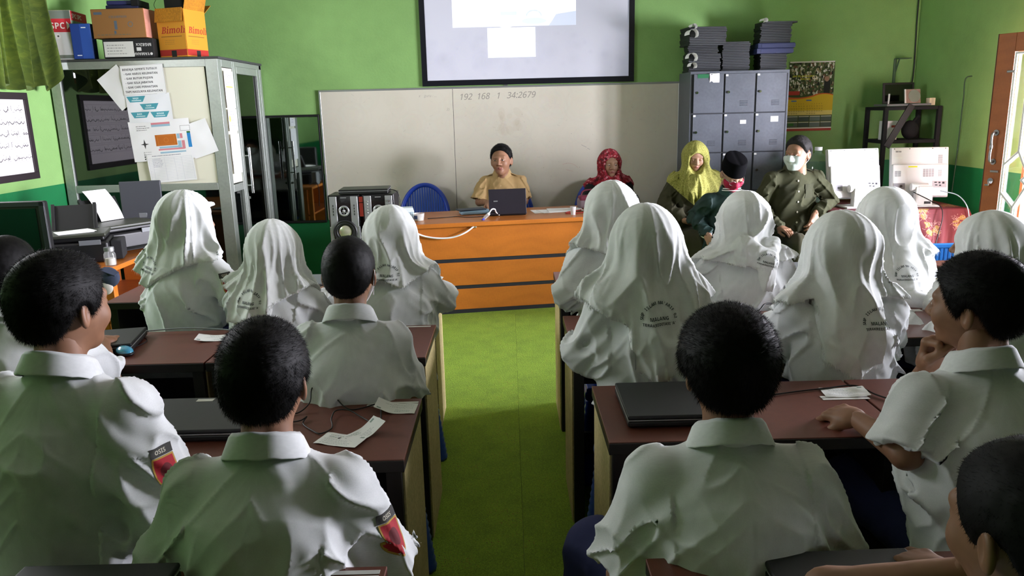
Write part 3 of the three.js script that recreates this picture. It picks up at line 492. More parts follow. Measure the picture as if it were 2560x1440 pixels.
// ---------- aluminium and glass booth in the left corner ----------
{
  const g = thing('glass_booth', 'aluminium framed booth with dark glass in the left front corner', 'booth', [0, 0, 0]);
  const x0 = LW + 0.015, x1 = -2.335, z0 = -6.5, z1 = FW + 0.01, H = 2.07, f = 0.05, yr = 1.045, fz = z0 - f / 2;
  const post = (x, z, w, d) => part(g, 'post', bx(w, H, d, x, H / 2, z, 0.004), M.alu), rail = (xa, xb, y, h) => part(g, 'rail', bx(xb - xa, h, f, (xa + xb) / 2, y, fz, 0.004), M.alu);
  post(x0 + 0.04, fz, 0.08, f); post(x1 - 0.05, fz - 0.02, 0.1, 0.09);
  rail(x0 + 0.08, x1 - 0.1, H - 0.03, 0.06); rail(x0 + 0.08, x1 - 0.1, yr, 0.062); rail(x0 + 0.08, x1 - 0.1, 0.04, 0.08);
  part(g, 'glass_pane', bx(x1 - x0 - 0.18, H - 0.06 - yr - 0.03, 0.006, (x0 + x1) / 2 - 0.01, (H - 0.06 + yr + 0.03) / 2, fz, 0), M.darkGlass);
  part(g, 'glass_pane', bx(x1 - x0 - 0.18, yr - 0.11, 0.006, (x0 + x1) / 2 - 0.01, (yr - 0.03 + 0.08) / 2, fz, 0), M.darkGlass);
  part(g, 'white_panel', bx(0.655, 0.94, 0.006, -2.77, 1.54, fz + 0.014, 0.001, [0, 0, 0.012]), M.cream);
  // right side: fixed light, then a door with a long pull
  const sx = x1 - 0.025, sr = (za, zb, y, h) => part(g, 'rail', bx(f, h, za - zb, sx, y, (za + zb) / 2, 0.004), M.alu), sp = (z, d) => part(g, 'post', bx(f, H, d, sx, H / 2, z, 0.004), M.alu);
  sr(-6.59, -6.84, H - 0.03, 0.06); sr(-6.59, -6.84, yr - 0.03, 0.062); sr(-6.59, z1, 0.04, 0.08); sr(-6.88, z1, H - 0.02, 0.04); sp(-6.86, 0.04); sp(-7.6, 0.06);
  part(g, 'white_panel', bx(0.006, 0.95, 0.25, sx + 0.012, 1.53, -6.715, 0.001), M.cream);
  part(g, 'glass_pane', bx(0.006, yr - 0.11, 0.25, sx, 0.53, -6.715, 0), M.darkGlass);
  const dl = new THREE.Group(); dl.name = 'door'; g.add(dl); const tint = phy(0x4c5a52, 0.03, { transmission: 1, thickness: 0, ior: 1.5 });
  part(dl, 'door_frame', [bx(0.045, 1.98, 0.06, sx, 1.05, -6.92, 0.004), bx(0.045, 1.98, 0.06, sx, 1.05, -7.53, 0.004), bx(0.045, 0.06, 0.55, sx, 2.0, -7.225, 0.004), bx(0.045, 0.09, 0.55, sx, 0.125, -7.225, 0.004)], M.alu);
  part(dl, 'door_glass', bx(0.005, 1.82, 0.55, sx, 1.06, -7.225, 0), tint);
  part(dl, 'pull_handle', [cyl(0.0125, 0.0125, 0.4, sx + 0.07, 1.14, -6.93, 16), cyl(0.007, 0.007, 0.06, sx + 0.04, 1.27, -6.93, 10, [0, 0, 1.57]), cyl(0.007, 0.007, 0.06, sx + 0.04, 1.01, -6.93, 10, [0, 0, 1.57])], M.chrome, 'long polished steel pull');
  part(dl, 'lock', cyl(0.012, 0.012, 0.05, sx + 0.02, 0.9, -6.93, 12, [0, 0, 1.57]), M.chrome);
  part(g, 'roof', [bx(x1 - x0 + 0.02, 0.018, -z1 + z0 - 0.01, (x0 + x1) / 2, H + 0.01, (z0 + z1) / 2 - 0.0, 0.003)], std(0x4b4f4d, 0.8, { map: T.laminate }));
  part(g, 'back_lining', bx(0.9, 1.0, 0.01, -2.85, 0.5, FW + 0.02, 0), M.blackMatte);
  // papers on the front panel
  const pz = z0 + 0.001;
  const paper = (label, x, y, w, h, roll, draw, dz = 0, W = 512) => { const t = canvasTex(W, Math.round(W * h / w), (c, cw, ch) => { c.fillStyle = '#f1f1f3'; c.fillRect(0, 0, cw, ch); if (draw) draw(c, cw, ch); }); const m = solo('paper_notice', sheet(w, h, 0.004, x * 7 + y), paperMat(t), label, 'paper', [x, y, pz + dz]); m.rotation.z = roll; return m; };
  paper('blank white sheet hanging askew beside the printed slogan on the booth', -3.15, 1.86, 0.21, 0.3, 0.6, null, 0.001);
  paper('blank translucent sheet hanging askew at the right of the site plan', -2.54, 1.44, 0.21, 0.28, 0.3, null, 0.001);
  paper('printed slogan sheet headed BEKERJA SEPERTI TUTUL on the booth', -2.945, 1.918, 0.35, 0.235, 0.03, (c, w, h) => { c.strokeStyle = '#999'; c.lineWidth = 2; c.strokeRect(4, 4, w - 8, h - 8); c.fillStyle = '#26262c'; c.font = 'bold 34px sans-serif'; ['BEKERJA SEPERTI TUTUL!!!', '- GAK HARUS KELIHATAN', '- GAK BUTUH PUJIAN', '- GAK GILA JABATAN', '- GAK CARI PERHATIAN', 'TAPI HASILNYA KELIHATAN'].forEach((s, i) => c.fillText(s, [24, 36, 38, 40, 42, 24][i], 60 + i * 51, 460)); }, 0.006);
  paper('sheet with four teal ribbon shapes below the slogan on the booth', -2.925, 1.695, 0.36, 0.225, 0.035, (c, w, h) => { c.fillStyle = '#eef0f6'; c.fillRect(0, 0, w, h); [[10, 20, 'MAJU'], [150, 110, 'NAIK'], [30, 200, 'BAIK'], [260, 205, 'BENAR']].forEach(([x, y, s]) => { c.fillStyle = '#4d9fb0'; c.beginPath(); c.moveTo(x, y); c.lineTo(x + 220, y); c.lineTo(x + 180, y + 66); c.lineTo(x + 34, y + 66); c.fill(); c.fillStyle = '#dff2f4'; c.font = 'bold 26px sans-serif'; c.fillText(s, x + 70, y + 32); c.fillRect(x + 55, y + 44, 110, 8); }); }, 0.004);
  paper('coloured school site plan with an orange court on the booth', -2.86, 1.435, 0.5, 0.325, 0.05, (c, w, h) => { const R = (k, x, y, a, b) => { c.fillStyle = k; c.fillRect(x, y, a, b); }; lines(c, 60, 40, 120, 3, 16, '#666'); R('#d98a94', 190, 20, 160, 16); R('#9cc0d4', 190, 36, 160, 18); R('#c06a1c', 205, 122, 180, 92); c.strokeStyle = '#d78b45'; c.lineWidth = 2; c.strokeRect(225, 132, 140, 72); c.beginPath(); c.ellipse(295, 168, 18, 18, 0, 0, 7); c.stroke(); R('#9cc0d4', 390, 122, 24, 40); R('#d98a94', 416, 122, 22, 40); R('#9cc0d4', 390, 180, 30, 70); R('#d98a94', 424, 180, 26, 70); R('#9cc0d4', 230, 220, 160, 16); R('#d98a94', 220, 238, 220, 14); R('#9cc0d4', 230, 264, 220, 14); R('#d98a94', 230, 280, 220, 14); R('#2f6e35', 205, 300, 240, 10); R('#2e8bd0', 478, 120, 30, 120); R('#2f6e35', 478, 108, 30, 14); c.strokeStyle = '#555'; c.strokeRect(430, 60, 80, 40); c.fillStyle = '#333'; c.beginPath(); c.moveTo(110, 150); c.lineTo(118, 186); c.lineTo(145, 192); c.lineTo(118, 198); c.lineTo(110, 232); c.lineTo(102, 198); c.lineTo(76, 192); c.lineTo(102, 186); c.fill(); for (let i = 0; i < 4; i++) { R(['#bbb', '#999', '#333', '#444'][i], 90, 255 + i * 18, 10, 12); lines(c, 106, 258 + i * 18, 50, 1, 10, '#888'); } }, 0.003);
  paper('ruled attendance list pinned below the site plan on the booth', -2.8, 1.212, 0.385, 0.235, 0.06, (c, w, h) => { lines(c, 60, 18, 360, 1, 24, '#778'); c.strokeStyle = '#b9bccb'; c.lineWidth = 1.5; for (let i = 0; i < 15; i++) { c.beginPath(); c.moveTo(16, 46 + i * 17); c.lineTo(w - 16, 46 + i * 17); c.stroke(); } for (const x of [16, 56, 190, 300, 380, w - 16]) { c.beginPath(); c.moveTo(x, 46); c.lineTo(x, h - 14); c.stroke(); } seed = 8; lines(c, 60, 52, 120, 6, 17, '#99a'); }, 0.006);
  const sidep = (label, y, z, w, h, draw) => { const t = canvasTex(256, Math.round(256 * h / w), (c, cw, ch) => { c.fillStyle = '#f3f0f6'; c.fillRect(0, 0, cw, ch); if (draw) draw(c, cw, ch); }); const m = solo('paper_notice', sheet(w, h, 0.003, y), paperMat(t), label, 'paper', [x1 + 0.004, y, z]); m.rotation.y = Math.PI / 2; };
  sidep('printed list with a boxed heading on the booth side, topmost sheet', 1.83, -6.71, 0.21, 0.3, (c, w) => { c.fillStyle = '#333'; c.font = '40px serif'; c.fillText('FORTINI', 40, 66); c.strokeStyle = '#99a'; c.strokeRect(4, 20, w - 8, 64); seed = 3; lines(c, 20, 110, 210, 2, 18, '#8a8aa0'); c.fillStyle = '#d8d25a'; c.fillRect(30, 150, 190, 12); lines(c, 30, 180, 190, 8, 16, '#c9c9d6'); });
  sidep('printed sheet with a yellow spot on the booth side, middle sheet', 1.58, -6.71, 0.2, 0.18, (c, w, h) => { seed = 4; lines(c, 80, 20, 120, 6, 30, '#9a9ab0'); c.fillStyle = '#dcd97a'; c.beginPath(); c.ellipse(46, 100, 30, 34, 0, 0, 7); c.fill(); });
  sidep('plain white sheet on the booth side, lowest sheet', 1.3, -6.715, 0.21, 0.33, null);
}
// ---------- boxes on top of the booth ----------
{
  const top = 2.092, boxMat = (tex) => std(0xffffff, 0.7, { map: tex });
  // carton whose front and right side carry print
  const carton = (name, label, x, z, w, h, d, turn, body, front, side, y = top) => {
    const g = thing(name, label, 'box', [x, y, z], turn); part(g, 'carton', bx(w, h, d, 0, h / 2, 0, 0.004), std(body, 0.8, { map: T.board }));
    if (front) part(g, 'front_print', faceUV(bx(w - 0.008, h - 0.008, 0.001, 0, h / 2, d / 2 + 0.0006, 0), -w / 2, 0, w, h), boxMat(canvasTex(256, Math.round(256 * h / w), front)));
    if (side) { const s = faceUV(bx(d - 0.008, h - 0.008, 0.001, 0, h / 2, 0, 0), -d / 2, 0, d, h); s.rotateY(Math.PI / 2).translate(w / 2 + 0.0006, 0, 0); part(g, 'side_print', s, boxMat(canvasTex(256, Math.round(256 * h / d), side))); }
    return g;
  };
  const spc = (c, w, h, x) => { c.fillStyle = '#d9d9dd'; c.fillRect(0, 0, w, h); c.fillStyle = '#6f7a70'; c.fillRect(0, 0, w, h * 0.17); c.fillStyle = '#c4202f'; c.fillRect(0, h * 0.17, w, h * 0.27); c.fillStyle = '#f3e9ea'; c.font = `bold ${h * 0.17}px sans-serif`; c.fillText('SPC', x, h * 0.37); c.beginPath(); c.moveTo(w * 0.8, h * 0.22); c.lineTo(w * 0.95, h * 0.3); c.lineTo(w * 0.8, h * 0.39); c.fill(); c.fillStyle = '#6f7a70'; c.fillRect(0, h * 0.9, w, h * 0.07); };
  carton('computer_box', 'white and red computer case box leftmost on the booth', -3.615, -6.72, 0.19, 0.385, 0.32, 0.12, 0xd8d8dc, (c, w, h) => { spc(c, w, h, w * 0.12); c.fillStyle = '#e6e6ea'; c.beginPath(); c.ellipse(w * 0.4, h * 0.52, 26, 26, 0, 0, 7); c.fill(); c.fillStyle = '#444'; c.beginPath(); c.ellipse(w * 0.4, h * 0.52, 10, 10, 0, 0, 7); c.fill(); }, (c, w, h) => { c.fillStyle = '#e9e2ea'; c.fillRect(0, 0, w, h); c.fillStyle = '#c4202f'; c.fillRect(0, 0, w, h * 0.2); c.fillStyle = '#eadfe0'; c.font = `bold ${h * 0.13}px sans-serif`; c.fillText('SPC SPC', 20, h * 0.15); c.fillStyle = '#6f8a70'; c.fillRect(0, h * 0.2, w, h * 0.07); });
  carton('blue_box', 'shiny dark blue upright box beside the white and red box', -3.42, -6.575, 0.155, 0.275, 0.1, 0.1, 0x24499b, (c, w, h) => { c.fillStyle = '#2a52a6'; c.fillRect(0, 0, w, h); c.fillStyle = '#1d3f8c'; c.fillRect(0, 0, w * 0.48, h); c.fillStyle = '#dfe6f2'; c.fillRect(w * 0.55, h * 0.1, 60, 14); c.fillRect(w * 0.2, h * 0.88, 60, 12); });
  carton('dark_box', 'low dark green box between the blue box and the mixer box', -3.31, -7.02, 0.2, 0.2, 0.3, 0.05, 0x2b3d2c);
  carton('mixer_box', 'black audio mixer box standing upside down under the brown carton', -3.05, -6.68, 0.4, 0.15, 0.32, 0.03, 0x17171a, (c, w, h) => { c.fillStyle = '#17171a'; c.fillRect(0, 0, w, h); c.fillStyle = '#d9d9d6'; c.fillRect(6, 14, 150, 76); seed = 2; lines(c, 20, 30, 110, 4, 14, '#999'); c.save(); c.translate(w, h); c.rotate(Math.PI); c.fillStyle = '#d5d5d5'; c.font = 'bold 20px sans-serif'; c.fillText('YAMAHA', 22, 26); c.beginPath(); c.ellipse(13, 19, 7, 7, 0, 0, 7); c.fill(); c.font = 'bold 21px sans-serif'; c.fillText('MG82cx', 8, 72); c.fillRect(62, 34, 24, 18); c.restore(); });
  carton('brown_carton', 'plain brown carton with faint blue print lying on the mixer box', -3.1, -6.68, 0.43, 0.225, 0.3, -0.03, 0xa8753f, (c, w, h) => { c.fillStyle = '#a07040'; c.fillRect(0, 0, w, h); c.fillStyle = '#5f6d80'; c.fillRect(14, 14, 40, 12); c.font = 'bold 15px serif'; c.fillText('CHAMPION', 86, 42); c.fillRect(108, 55, 14, 40); c.fillRect(104, 100, 10, 14); c.beginPath(); c.ellipse(186, 72, 11, 11, 0, 0, 7); c.strokeStyle = '#6b7684'; c.lineWidth = 3; c.stroke(); seed = 6; lines(c, 20, 116, 210, 1, 14, '#77705f'); }, (c, w, h) => { c.fillStyle = '#cf8f7c'; c.fillRect(0, 0, w, h); c.strokeStyle = '#a5705f'; for (let i = 1; i < 6; i++) { c.beginPath(); c.moveTo(0, i * h / 6); c.lineTo(30, i * h / 6 + 5); c.stroke(); } }, 2.248);
  { const g = thing('navy_case', 'small navy case lying on the brown carton', 'case', [-3.12, 2.475, -6.75], 0.03); part(g, 'lower_shell', bx(0.26, 0.04, 0.2, 0, 0.02, 0, 0.008), std(0x2a2d5e, 0.6)); part(g, 'upper_shell', bx(0.25, 0.035, 0.19, 0, 0.06, -0.005, 0.01), std(0x34376e, 0.6)); part(g, 'strap', bx(0.06, 0.05, 0.22, 0.11, 0.055, 0, 0.006), M.blackMatte); }
  { const w = 0.27, h = 0.37, d = 0.26, g = thing('oil_carton', 'open orange carton with red script lettering at the booth corner', 'box', [-2.66, top, -6.68], -0.3), t = 0.005, om = std(0xe09a25, 0.75, { map: T.board });
    for (const s of [-1, 1]) { part(g, 'carton_wall', bx(t, h, d, s * (w / 2 - t), h / 2, 0, 0.001), om); part(g, 'carton_wall', bx(w, h, t, 0, h / 2, s * (d / 2 - t), 0.001), om); }
    part(g, 'carton_base', bx(w - 0.01, t, d - 0.01, 0, t, 0, 0), om);
    part(g, 'flap', bx(w - 0.01, 0.12, 0.004, 0, h + 0.02, -d / 2 - 0.05, 0.001, [-0.9, 0, 0]), om); part(g, 'flap', bx(0.004, 0.13, d - 0.01, w / 2 + 0.02, h + 0.06, 0, 0.001, [0, 0, -0.3]), om); part(g, 'flap', bx(w - 0.01, 0.11, 0.004, 0, h - 0.045, d / 2 + 0.016, 0.001, [-0.2, 0, 0]), om);
    const pr = (c, W, H) => { c.fillStyle = '#dd9722'; c.fillRect(0, 0, W, H); c.fillStyle = '#b3271c'; c.fillRect(0, H * 0.84, W, H * 0.13); c.font = 'italic bold 66px serif'; c.fillText('Bimoli', 34, H * 0.5); c.fillStyle = '#8d5a1b'; c.fillRect(30, H * 0.56, 190, 5); seed = 9; lines(c, 60, H * 0.64, 120, 3, 14, '#b47f2c'); c.fillStyle = '#161616'; c.fillRect(110, H * 0.86, 46, 50); };
    part(g, 'front_print', faceUV(bx(w - 0.006, h - 0.006, 0.001, 0, h / 2, d / 2 + 0.0, 0), -w / 2, 0, w, h), boxMat(canvasTex(256, 350, pr)));
    const s = faceUV(bx(d - 0.006, h - 0.006, 0.001, 0, h / 2, 0, 0), -d / 2, 0, d, h); s.rotateY(Math.PI / 2).translate(w / 2 + 0.0005, 0, 0); part(g, 'side_print', s, boxMat(canvasTex(256, 350, pr)));
    const k = thing('black_case', 'black case sticking out of the open orange carton', 'case', [-2.66, top + 0.012, -6.68], -0.3); part(k, 'shell', bx(0.18, 0.46, 0.16, 0, 0.23, 0, 0.02), M.blackMatte); part(k, 'handle', tube([[-0.05, 0.46, 0], [-0.04, 0.5, 0], [0.04, 0.5, 0], [0.05, 0.46, 0]], 0.008), M.black); }
  wire('loose_wire', 'thin black wire sticking up between the cartons on the booth', [[-2.86, 2.1, -6.8], [-2.87, 2.45, -6.78], [-2.9, 2.52, -6.76], [-2.86, 2.6, -6.78]], 0.002, M.cable);
}
// ---------- curtain ----------
{
  const g = thing('curtain', 'green patterned window curtain gathered at the upper left', 'curtain', [0, 0, 0]);
  const tex = canvasTex(512, 512, (c) => { c.fillStyle = '#7f9a24'; c.fillRect(0, 0, 512, 512); seed = 21; for (let i = 0; i < 500; i++) { c.fillStyle = ['#a9bd3f', '#6b8a1e', '#8fac33', '#5d7c1c'][i % 4]; const x = rr(0, 512), y = rr(0, 512); c.globalAlpha = 0.35; c.beginPath(); c.ellipse(x, y, rr(8, 30), rr(6, 22), rr(0, 3), 0, 7); c.fill(); } c.globalAlpha = 1; }); tex.wrapS = tex.wrapT = THREE.RepeatWrapping; tex.repeat.set(2, 2);
  const zA = -5.1, zB = -6.42, n = 150, m = 26, pos = [], uv = [], idx = [];
  for (let j = 0; j <= m; j++) for (let i = 0; i <= n; i++) { const t = i / n, v = j / m, z = mix(zA, zB, t), low = 1.86 + 0.02 * Math.sin(t * 40) + (t > 0.9 ? (t - 0.9) * 1.2 : 0); const y = mix(2.85, low, v); const fo = 0.045 * Math.sin(t * 62 + 1.3 * Math.sin(v * 2 + t * 9)) + 0.02 * Math.sin(t * 27 + v * 3); pos.push(LW + 0.11 + fo * (0.6 + 0.5 * v) + (t > 0.88 ? (t - 0.88) * 0.9 * v : 0), y, z + 0.02 * Math.sin(t * 60 + 1)); uv.push(t * 1.4, v); }
  for (let j = 0; j < m; j++) for (let i = 0; i < n; i++) { const a = i + (n + 1) * j; idx.push(a, a + 1, a + n + 2, a, a + n + 2, a + n + 1); }
  const cg = new THREE.BufferGeometry(); cg.setAttribute('position', new THREE.Float32BufferAttribute(pos, 3)); cg.setAttribute('uv', new THREE.Float32BufferAttribute(uv, 2)); cg.setIndex(idx); cg.computeVertexNormals();
  part(g, 'cloth', cg, phy(0x8f9288, 0.9, { map: tex, side: THREE.DoubleSide, transmission: 0.1, thickness: 0 }));
  part(g, 'rod', cyl(0.012, 0.012, 3.0, LW + 0.11, 2.86, -4.9, 12, [1.57, 0, 0]), M.steel);
}
// ---------- framed calligraphy on the left wall ----------
{
  const g = thing('framed_calligraphy', 'black framed sheet of ruled Arabic calligraphy on the left wall', 'picture', [LW, 0, 0]);
  const za = -5.15, zb = -6.15, ya = 1.175, yb = 1.828, f = 0.052;
  const tex = canvasTex(1024, 640, (c, w, h) => {
    c.fillStyle = '#efe9ee'; c.fillRect(0, 0, w, h); seed = 77; c.strokeStyle = '#a7a2a8'; c.lineWidth = 2;
    for (let r = 0; r < 5; r++) { const y = 90 + r * 104; c.strokeStyle = '#9c979e'; c.lineWidth = 2; for (const k of [y - 52, y + 34]) { c.beginPath(); c.moveTo(0, k); c.lineTo(w, k); c.stroke(); }
      c.strokeStyle = '#252228'; c.fillStyle = '#252228'; c.lineCap = 'round';
      for (let x = 30; x < w - 30;) { const k = rnd(), l = rr(24, 60); c.lineWidth = rr(4, 7); c.beginPath();
        if (k < 0.25) { c.moveTo(x, y - rr(26, 38)); c.lineTo(x + 3, y + 4); } else if (k < 0.6) { c.moveTo(x, y - 8); c.quadraticCurveTo(x + l * 0.3, y + 16, x + l * 0.6, y); c.quadraticCurveTo(x + l * 0.8, y - 12, x + l, y + 2); } else if (k < 0.8) { c.moveTo(x, y); c.quadraticCurveTo(x + l * 0.5, y + 34, x + l, y - 4); } else { c.ellipse(x + 12, y - 2, 9, 7, 0, 0.5, 6); c.moveTo(x + 20, y); c.lineTo(x + l, y + 3); }
        c.stroke(); for (let d = 0; d < 2; d++) if (rnd() < 0.5) { c.beginPath(); c.ellipse(x + rr(0, l), y + (rnd() < 0.5 ? -22 : 20), 3, 3, 0, 0, 7); c.fill(); } if (rnd() < 0.4) { c.lineWidth = 2; c.beginPath(); c.moveTo(x + 4, y - 34); c.lineTo(x + 20, y - 40); c.stroke(); } x += l + rr(2, 10); } }
  });
  const s = faceUV(bx(za - zb - 2 * f, yb - ya - 2 * f, 0.006, 0, 0, 0, 0), -(za - zb) / 2 + f, -(yb - ya) / 2 + f, za - zb - 2 * f, yb - ya - 2 * f).rotateY(Math.PI / 2).translate(0.012, (ya + yb) / 2, (za + zb) / 2);
  part(g, 'calligraphy_sheet', s, phy(0xffffff, 0.35, { map: tex }));
  for (const [h, d, y, z] of [[f, za - zb, ya + f / 2, (za + zb) / 2], [f, za - zb, yb - f / 2, (za + zb) / 2], [yb - ya - 2 * f, f, (ya + yb) / 2, za - f / 2], [yb - ya - 2 * f, f, (ya + yb) / 2, zb + f / 2]]) part(g, 'frame_bar', bx(0.024, h, d, 0.013, y, z, 0.003), std(0x2b2226, 0.5));
}
// ---------- orange computer desk with printers along the left wall ----------
{
  const g = thing('computer_desk', 'orange wooden computer desk with printers by the booth', 'desk', [0, 0, 0]);
  part(g, 'desk_top', bx(1.1, 0.03, 1.35, -2.94, 0.735, -5.2, 0.005), M.orange); part(g, 'shelf', bx(1.0, 0.02, 1.25, -2.94, 0.4, -5.2, 0.004), M.orangeDark);
  for (const z of [-4.58, -5.82]) part(g, 'end_panel', bx(0.5, 0.72, 0.025, -2.72, 0.36, z, 0.003), M.orange);
  for (const [x, z] of [[-2.42, -4.56], [-3.44, -4.56], [-2.42, -5.84], [-3.44, -5.84]]) part(g, 'leg', bx(0.05, 0.72, 0.05, x, 0.36, z, 0.004), M.orange);
  part(g, 'back_panel', bx(0.02, 0.5, 1.2, -3.0, 0.45, -5.2, 0.002), M.orangeDark);
  const pr = (label, x, y, z, turn, paper) => {
    const p = thing('printer', label, 'printer', [x, y, z], turn);
    part(p, 'body', [bx(0.44, 0.13, 0.32, 0, 0.068, 0, 0.02), bx(0.4, 0.03, 0.28, 0, 0.15, 0, 0.012)], M.black); part(p, 'scanner_lid', bx(0.42, 0.022, 0.28, 0, 0.172, 0.01, 0.008), std(0x35382f, 0.45)); part(p, 'output_tray', [bx(0.27, 0.008, 0.12, 0, 0.03, 0.21, 0.002)], M.blackMatte); part(p, 'control_panel', bx(0.12, 0.03, 0.006, 0.12, 0.13, 0.162, 0.002), M.lapGrey); part(p, 'ink_tank', bx(0.07, 0.12, 0.2, 0.255, 0.065, 0.0, 0.01), M.blackMatte);
    const tray = [bx(0.26, 0.2, 0.008, 0, 0.24, -0.19, 0.003, [-0.5, 0, 0]), bx(0.02, 0.2, 0.016, -0.12, 0.25, -0.18, 0.003, [-0.5, 0, 0]), bx(0.02, 0.2, 0.016, 0.12, 0.25, -0.18, 0.003, [-0.5, 0, 0])]; part(p, 'rear_tray', tray, M.black);
    return p; };
  pr('black all-in-one printer nearest the class on the orange desk', -2.75, 0.75, -4.8, 0.35); pr('black printer with a white sheet in its tall rear tray', -2.66, 0.75, -5.22, 1.0);
  const stackp = new THREE.PlaneGeometry(0.18, 0.24, 4, 14), p = stackp.attributes.position; for (let i = 0; i < p.count; i++) { const v = (p.getY(i) + 0.12) / 0.24; p.setZ(i, -0.07 * v * v); } stackp.computeVertexNormals();
  const sh = solo('white_sheet', stackp, M.paper, 'white sheet curving up out of the printer tray', 'paper', [-2.42, 1.06, -4.98], 1.15); sh.rotation.order = 'YXZ'; sh.rotation.x = -0.35; sh.position.set(-2.78, 1.05, -5.33);
  const sl = solo('paper_pile', [bx(0.2, 0.004, 0.15, 0, 0.002, 0, 0.001), bx(0.19, 0.003, 0.14, 0.01, 0.0055, 0.01, 0.001, [0, 0.15, 0])], M.paper, 'loose white sheets lying on the near printer', 'paper', [-2.72, 0.934, -4.78], 0.7);
  // dark monitor back and television
  const mo = thing('monitor', 'dark grey monitor with its flat back to the class behind the printers', 'monitor', [-2.7, 0.75, -5.68], 0.25); part(mo, 'housing', bx(0.28, 0.28, 0.03, 0, 0.28, 0, 0.008, [-0.08, 0, 0]), std(0x3b3d44, 0.55)); part(mo, 'stand_neck', bx(0.06, 0.18, 0.03, 0, 0.1, 0.01, 0.006), M.lapGrey); part(mo, 'stand_foot', bx(0.22, 0.015, 0.16, 0, 0.008, 0, 0.005), M.lapGrey);
  const wc = thing('desk_speaker', 'small grey desktop speaker between the tray and the hijab', 'speaker', [-2.43, 0.75, -5.5], 0.3); part(wc, 'cabinet', bx(0.07, 0.16, 0.08, 0, 0.08, 0, 0.012), M.lapGrey); part(wc, 'driver', cyl(0.02, 0.02, 0.006, 0, 0.1, 0.041, 16, [1.57, 0, 0]), M.black); part(wc, 'knob', cyl(0.008, 0.008, 0.01, 0, 0.045, 0.043, 12, [1.57, 0, 0]), M.black);
  const tv = thing('television', 'large black television standing at the left edge', 'television', [-3.02, 0, -4.42], 0.05);
  part(tv, 'panel', bx(0.72, 0.46, 0.05, 0, 0.94, 0, 0.012), M.black); part(tv, 'screen_glass', bx(0.62, 0.37, 0.004, 0, 0.945, 0.026, 0), M.darkGlass); part(tv, 'bezel', [bx(0.72, 0.03, 0.012, 0, 1.155, 0.024, 0.004), bx(0.03, 0.46, 0.012, 0.345, 0.94, 0.024, 0.004), bx(0.03, 0.46, 0.012, -0.345, 0.94, 0.024, 0.004)], std(0x24262a, 0.4)); part(tv, 'stand', [bx(0.1, 0.72, 0.06, 0, 0.37, -0.01, 0.01), bx(0.4, 0.02, 0.26, 0, 0.01, 0, 0.006)], M.blackMatte);
  const jar = thing('glass_jar', 'small glass jar with a silver lid at the desk corner', 'jar', [-2.435, 0.75, -4.62]); part(jar, 'glass', lathe([[0, 0], [0.032, 0], [0.034, 0.01], [0.034, 0.07], [0.026, 0.085], [0.026, 0.09]], 24), phy(0xffffff, 0.05, { transmission: 0.9, thickness: 0 })); part(jar, 'lid', cyl(0.029, 0.029, 0.022, 0, 0.1, 0, 24), M.silver); part(jar, 'contents', cyl(0.028, 0.028, 0.04, 0, 0.024, 0, 16), std(0xb9b7ae, 0.7));
  const cp = thing('folded_cap', 'dark blue and grey cloth cap hanging at the orange desk corner', 'cap', [-2.4, 0.64, -4.5]); part(cp, 'crown', sph(0.07, 0, 0.06, 0, 1, 0.9, 0.5), std(0x2b3448, 0.9)); part(cp, 'lining', sph(0.055, -0.02, 0, 0.015, 0.9, 0.8, 0.4), std(0xa9a59c, 0.9)); part(cp, 'brim', bx(0.09, 0.008, 0.05, 0.03, 0.1, 0.03, 0.004, [0.3, 0, -0.4]), std(0x232b3e, 0.9));
  wire('printer_cable', 'black cable hanging at the far corner of the orange desk', [[-2.45, 0.77, -5.75], [-2.37, 0.79, -5.72], [-2.35, 0.72, -5.72], [-2.36, 0.5, -5.72]], 0.005, M.cable);
}
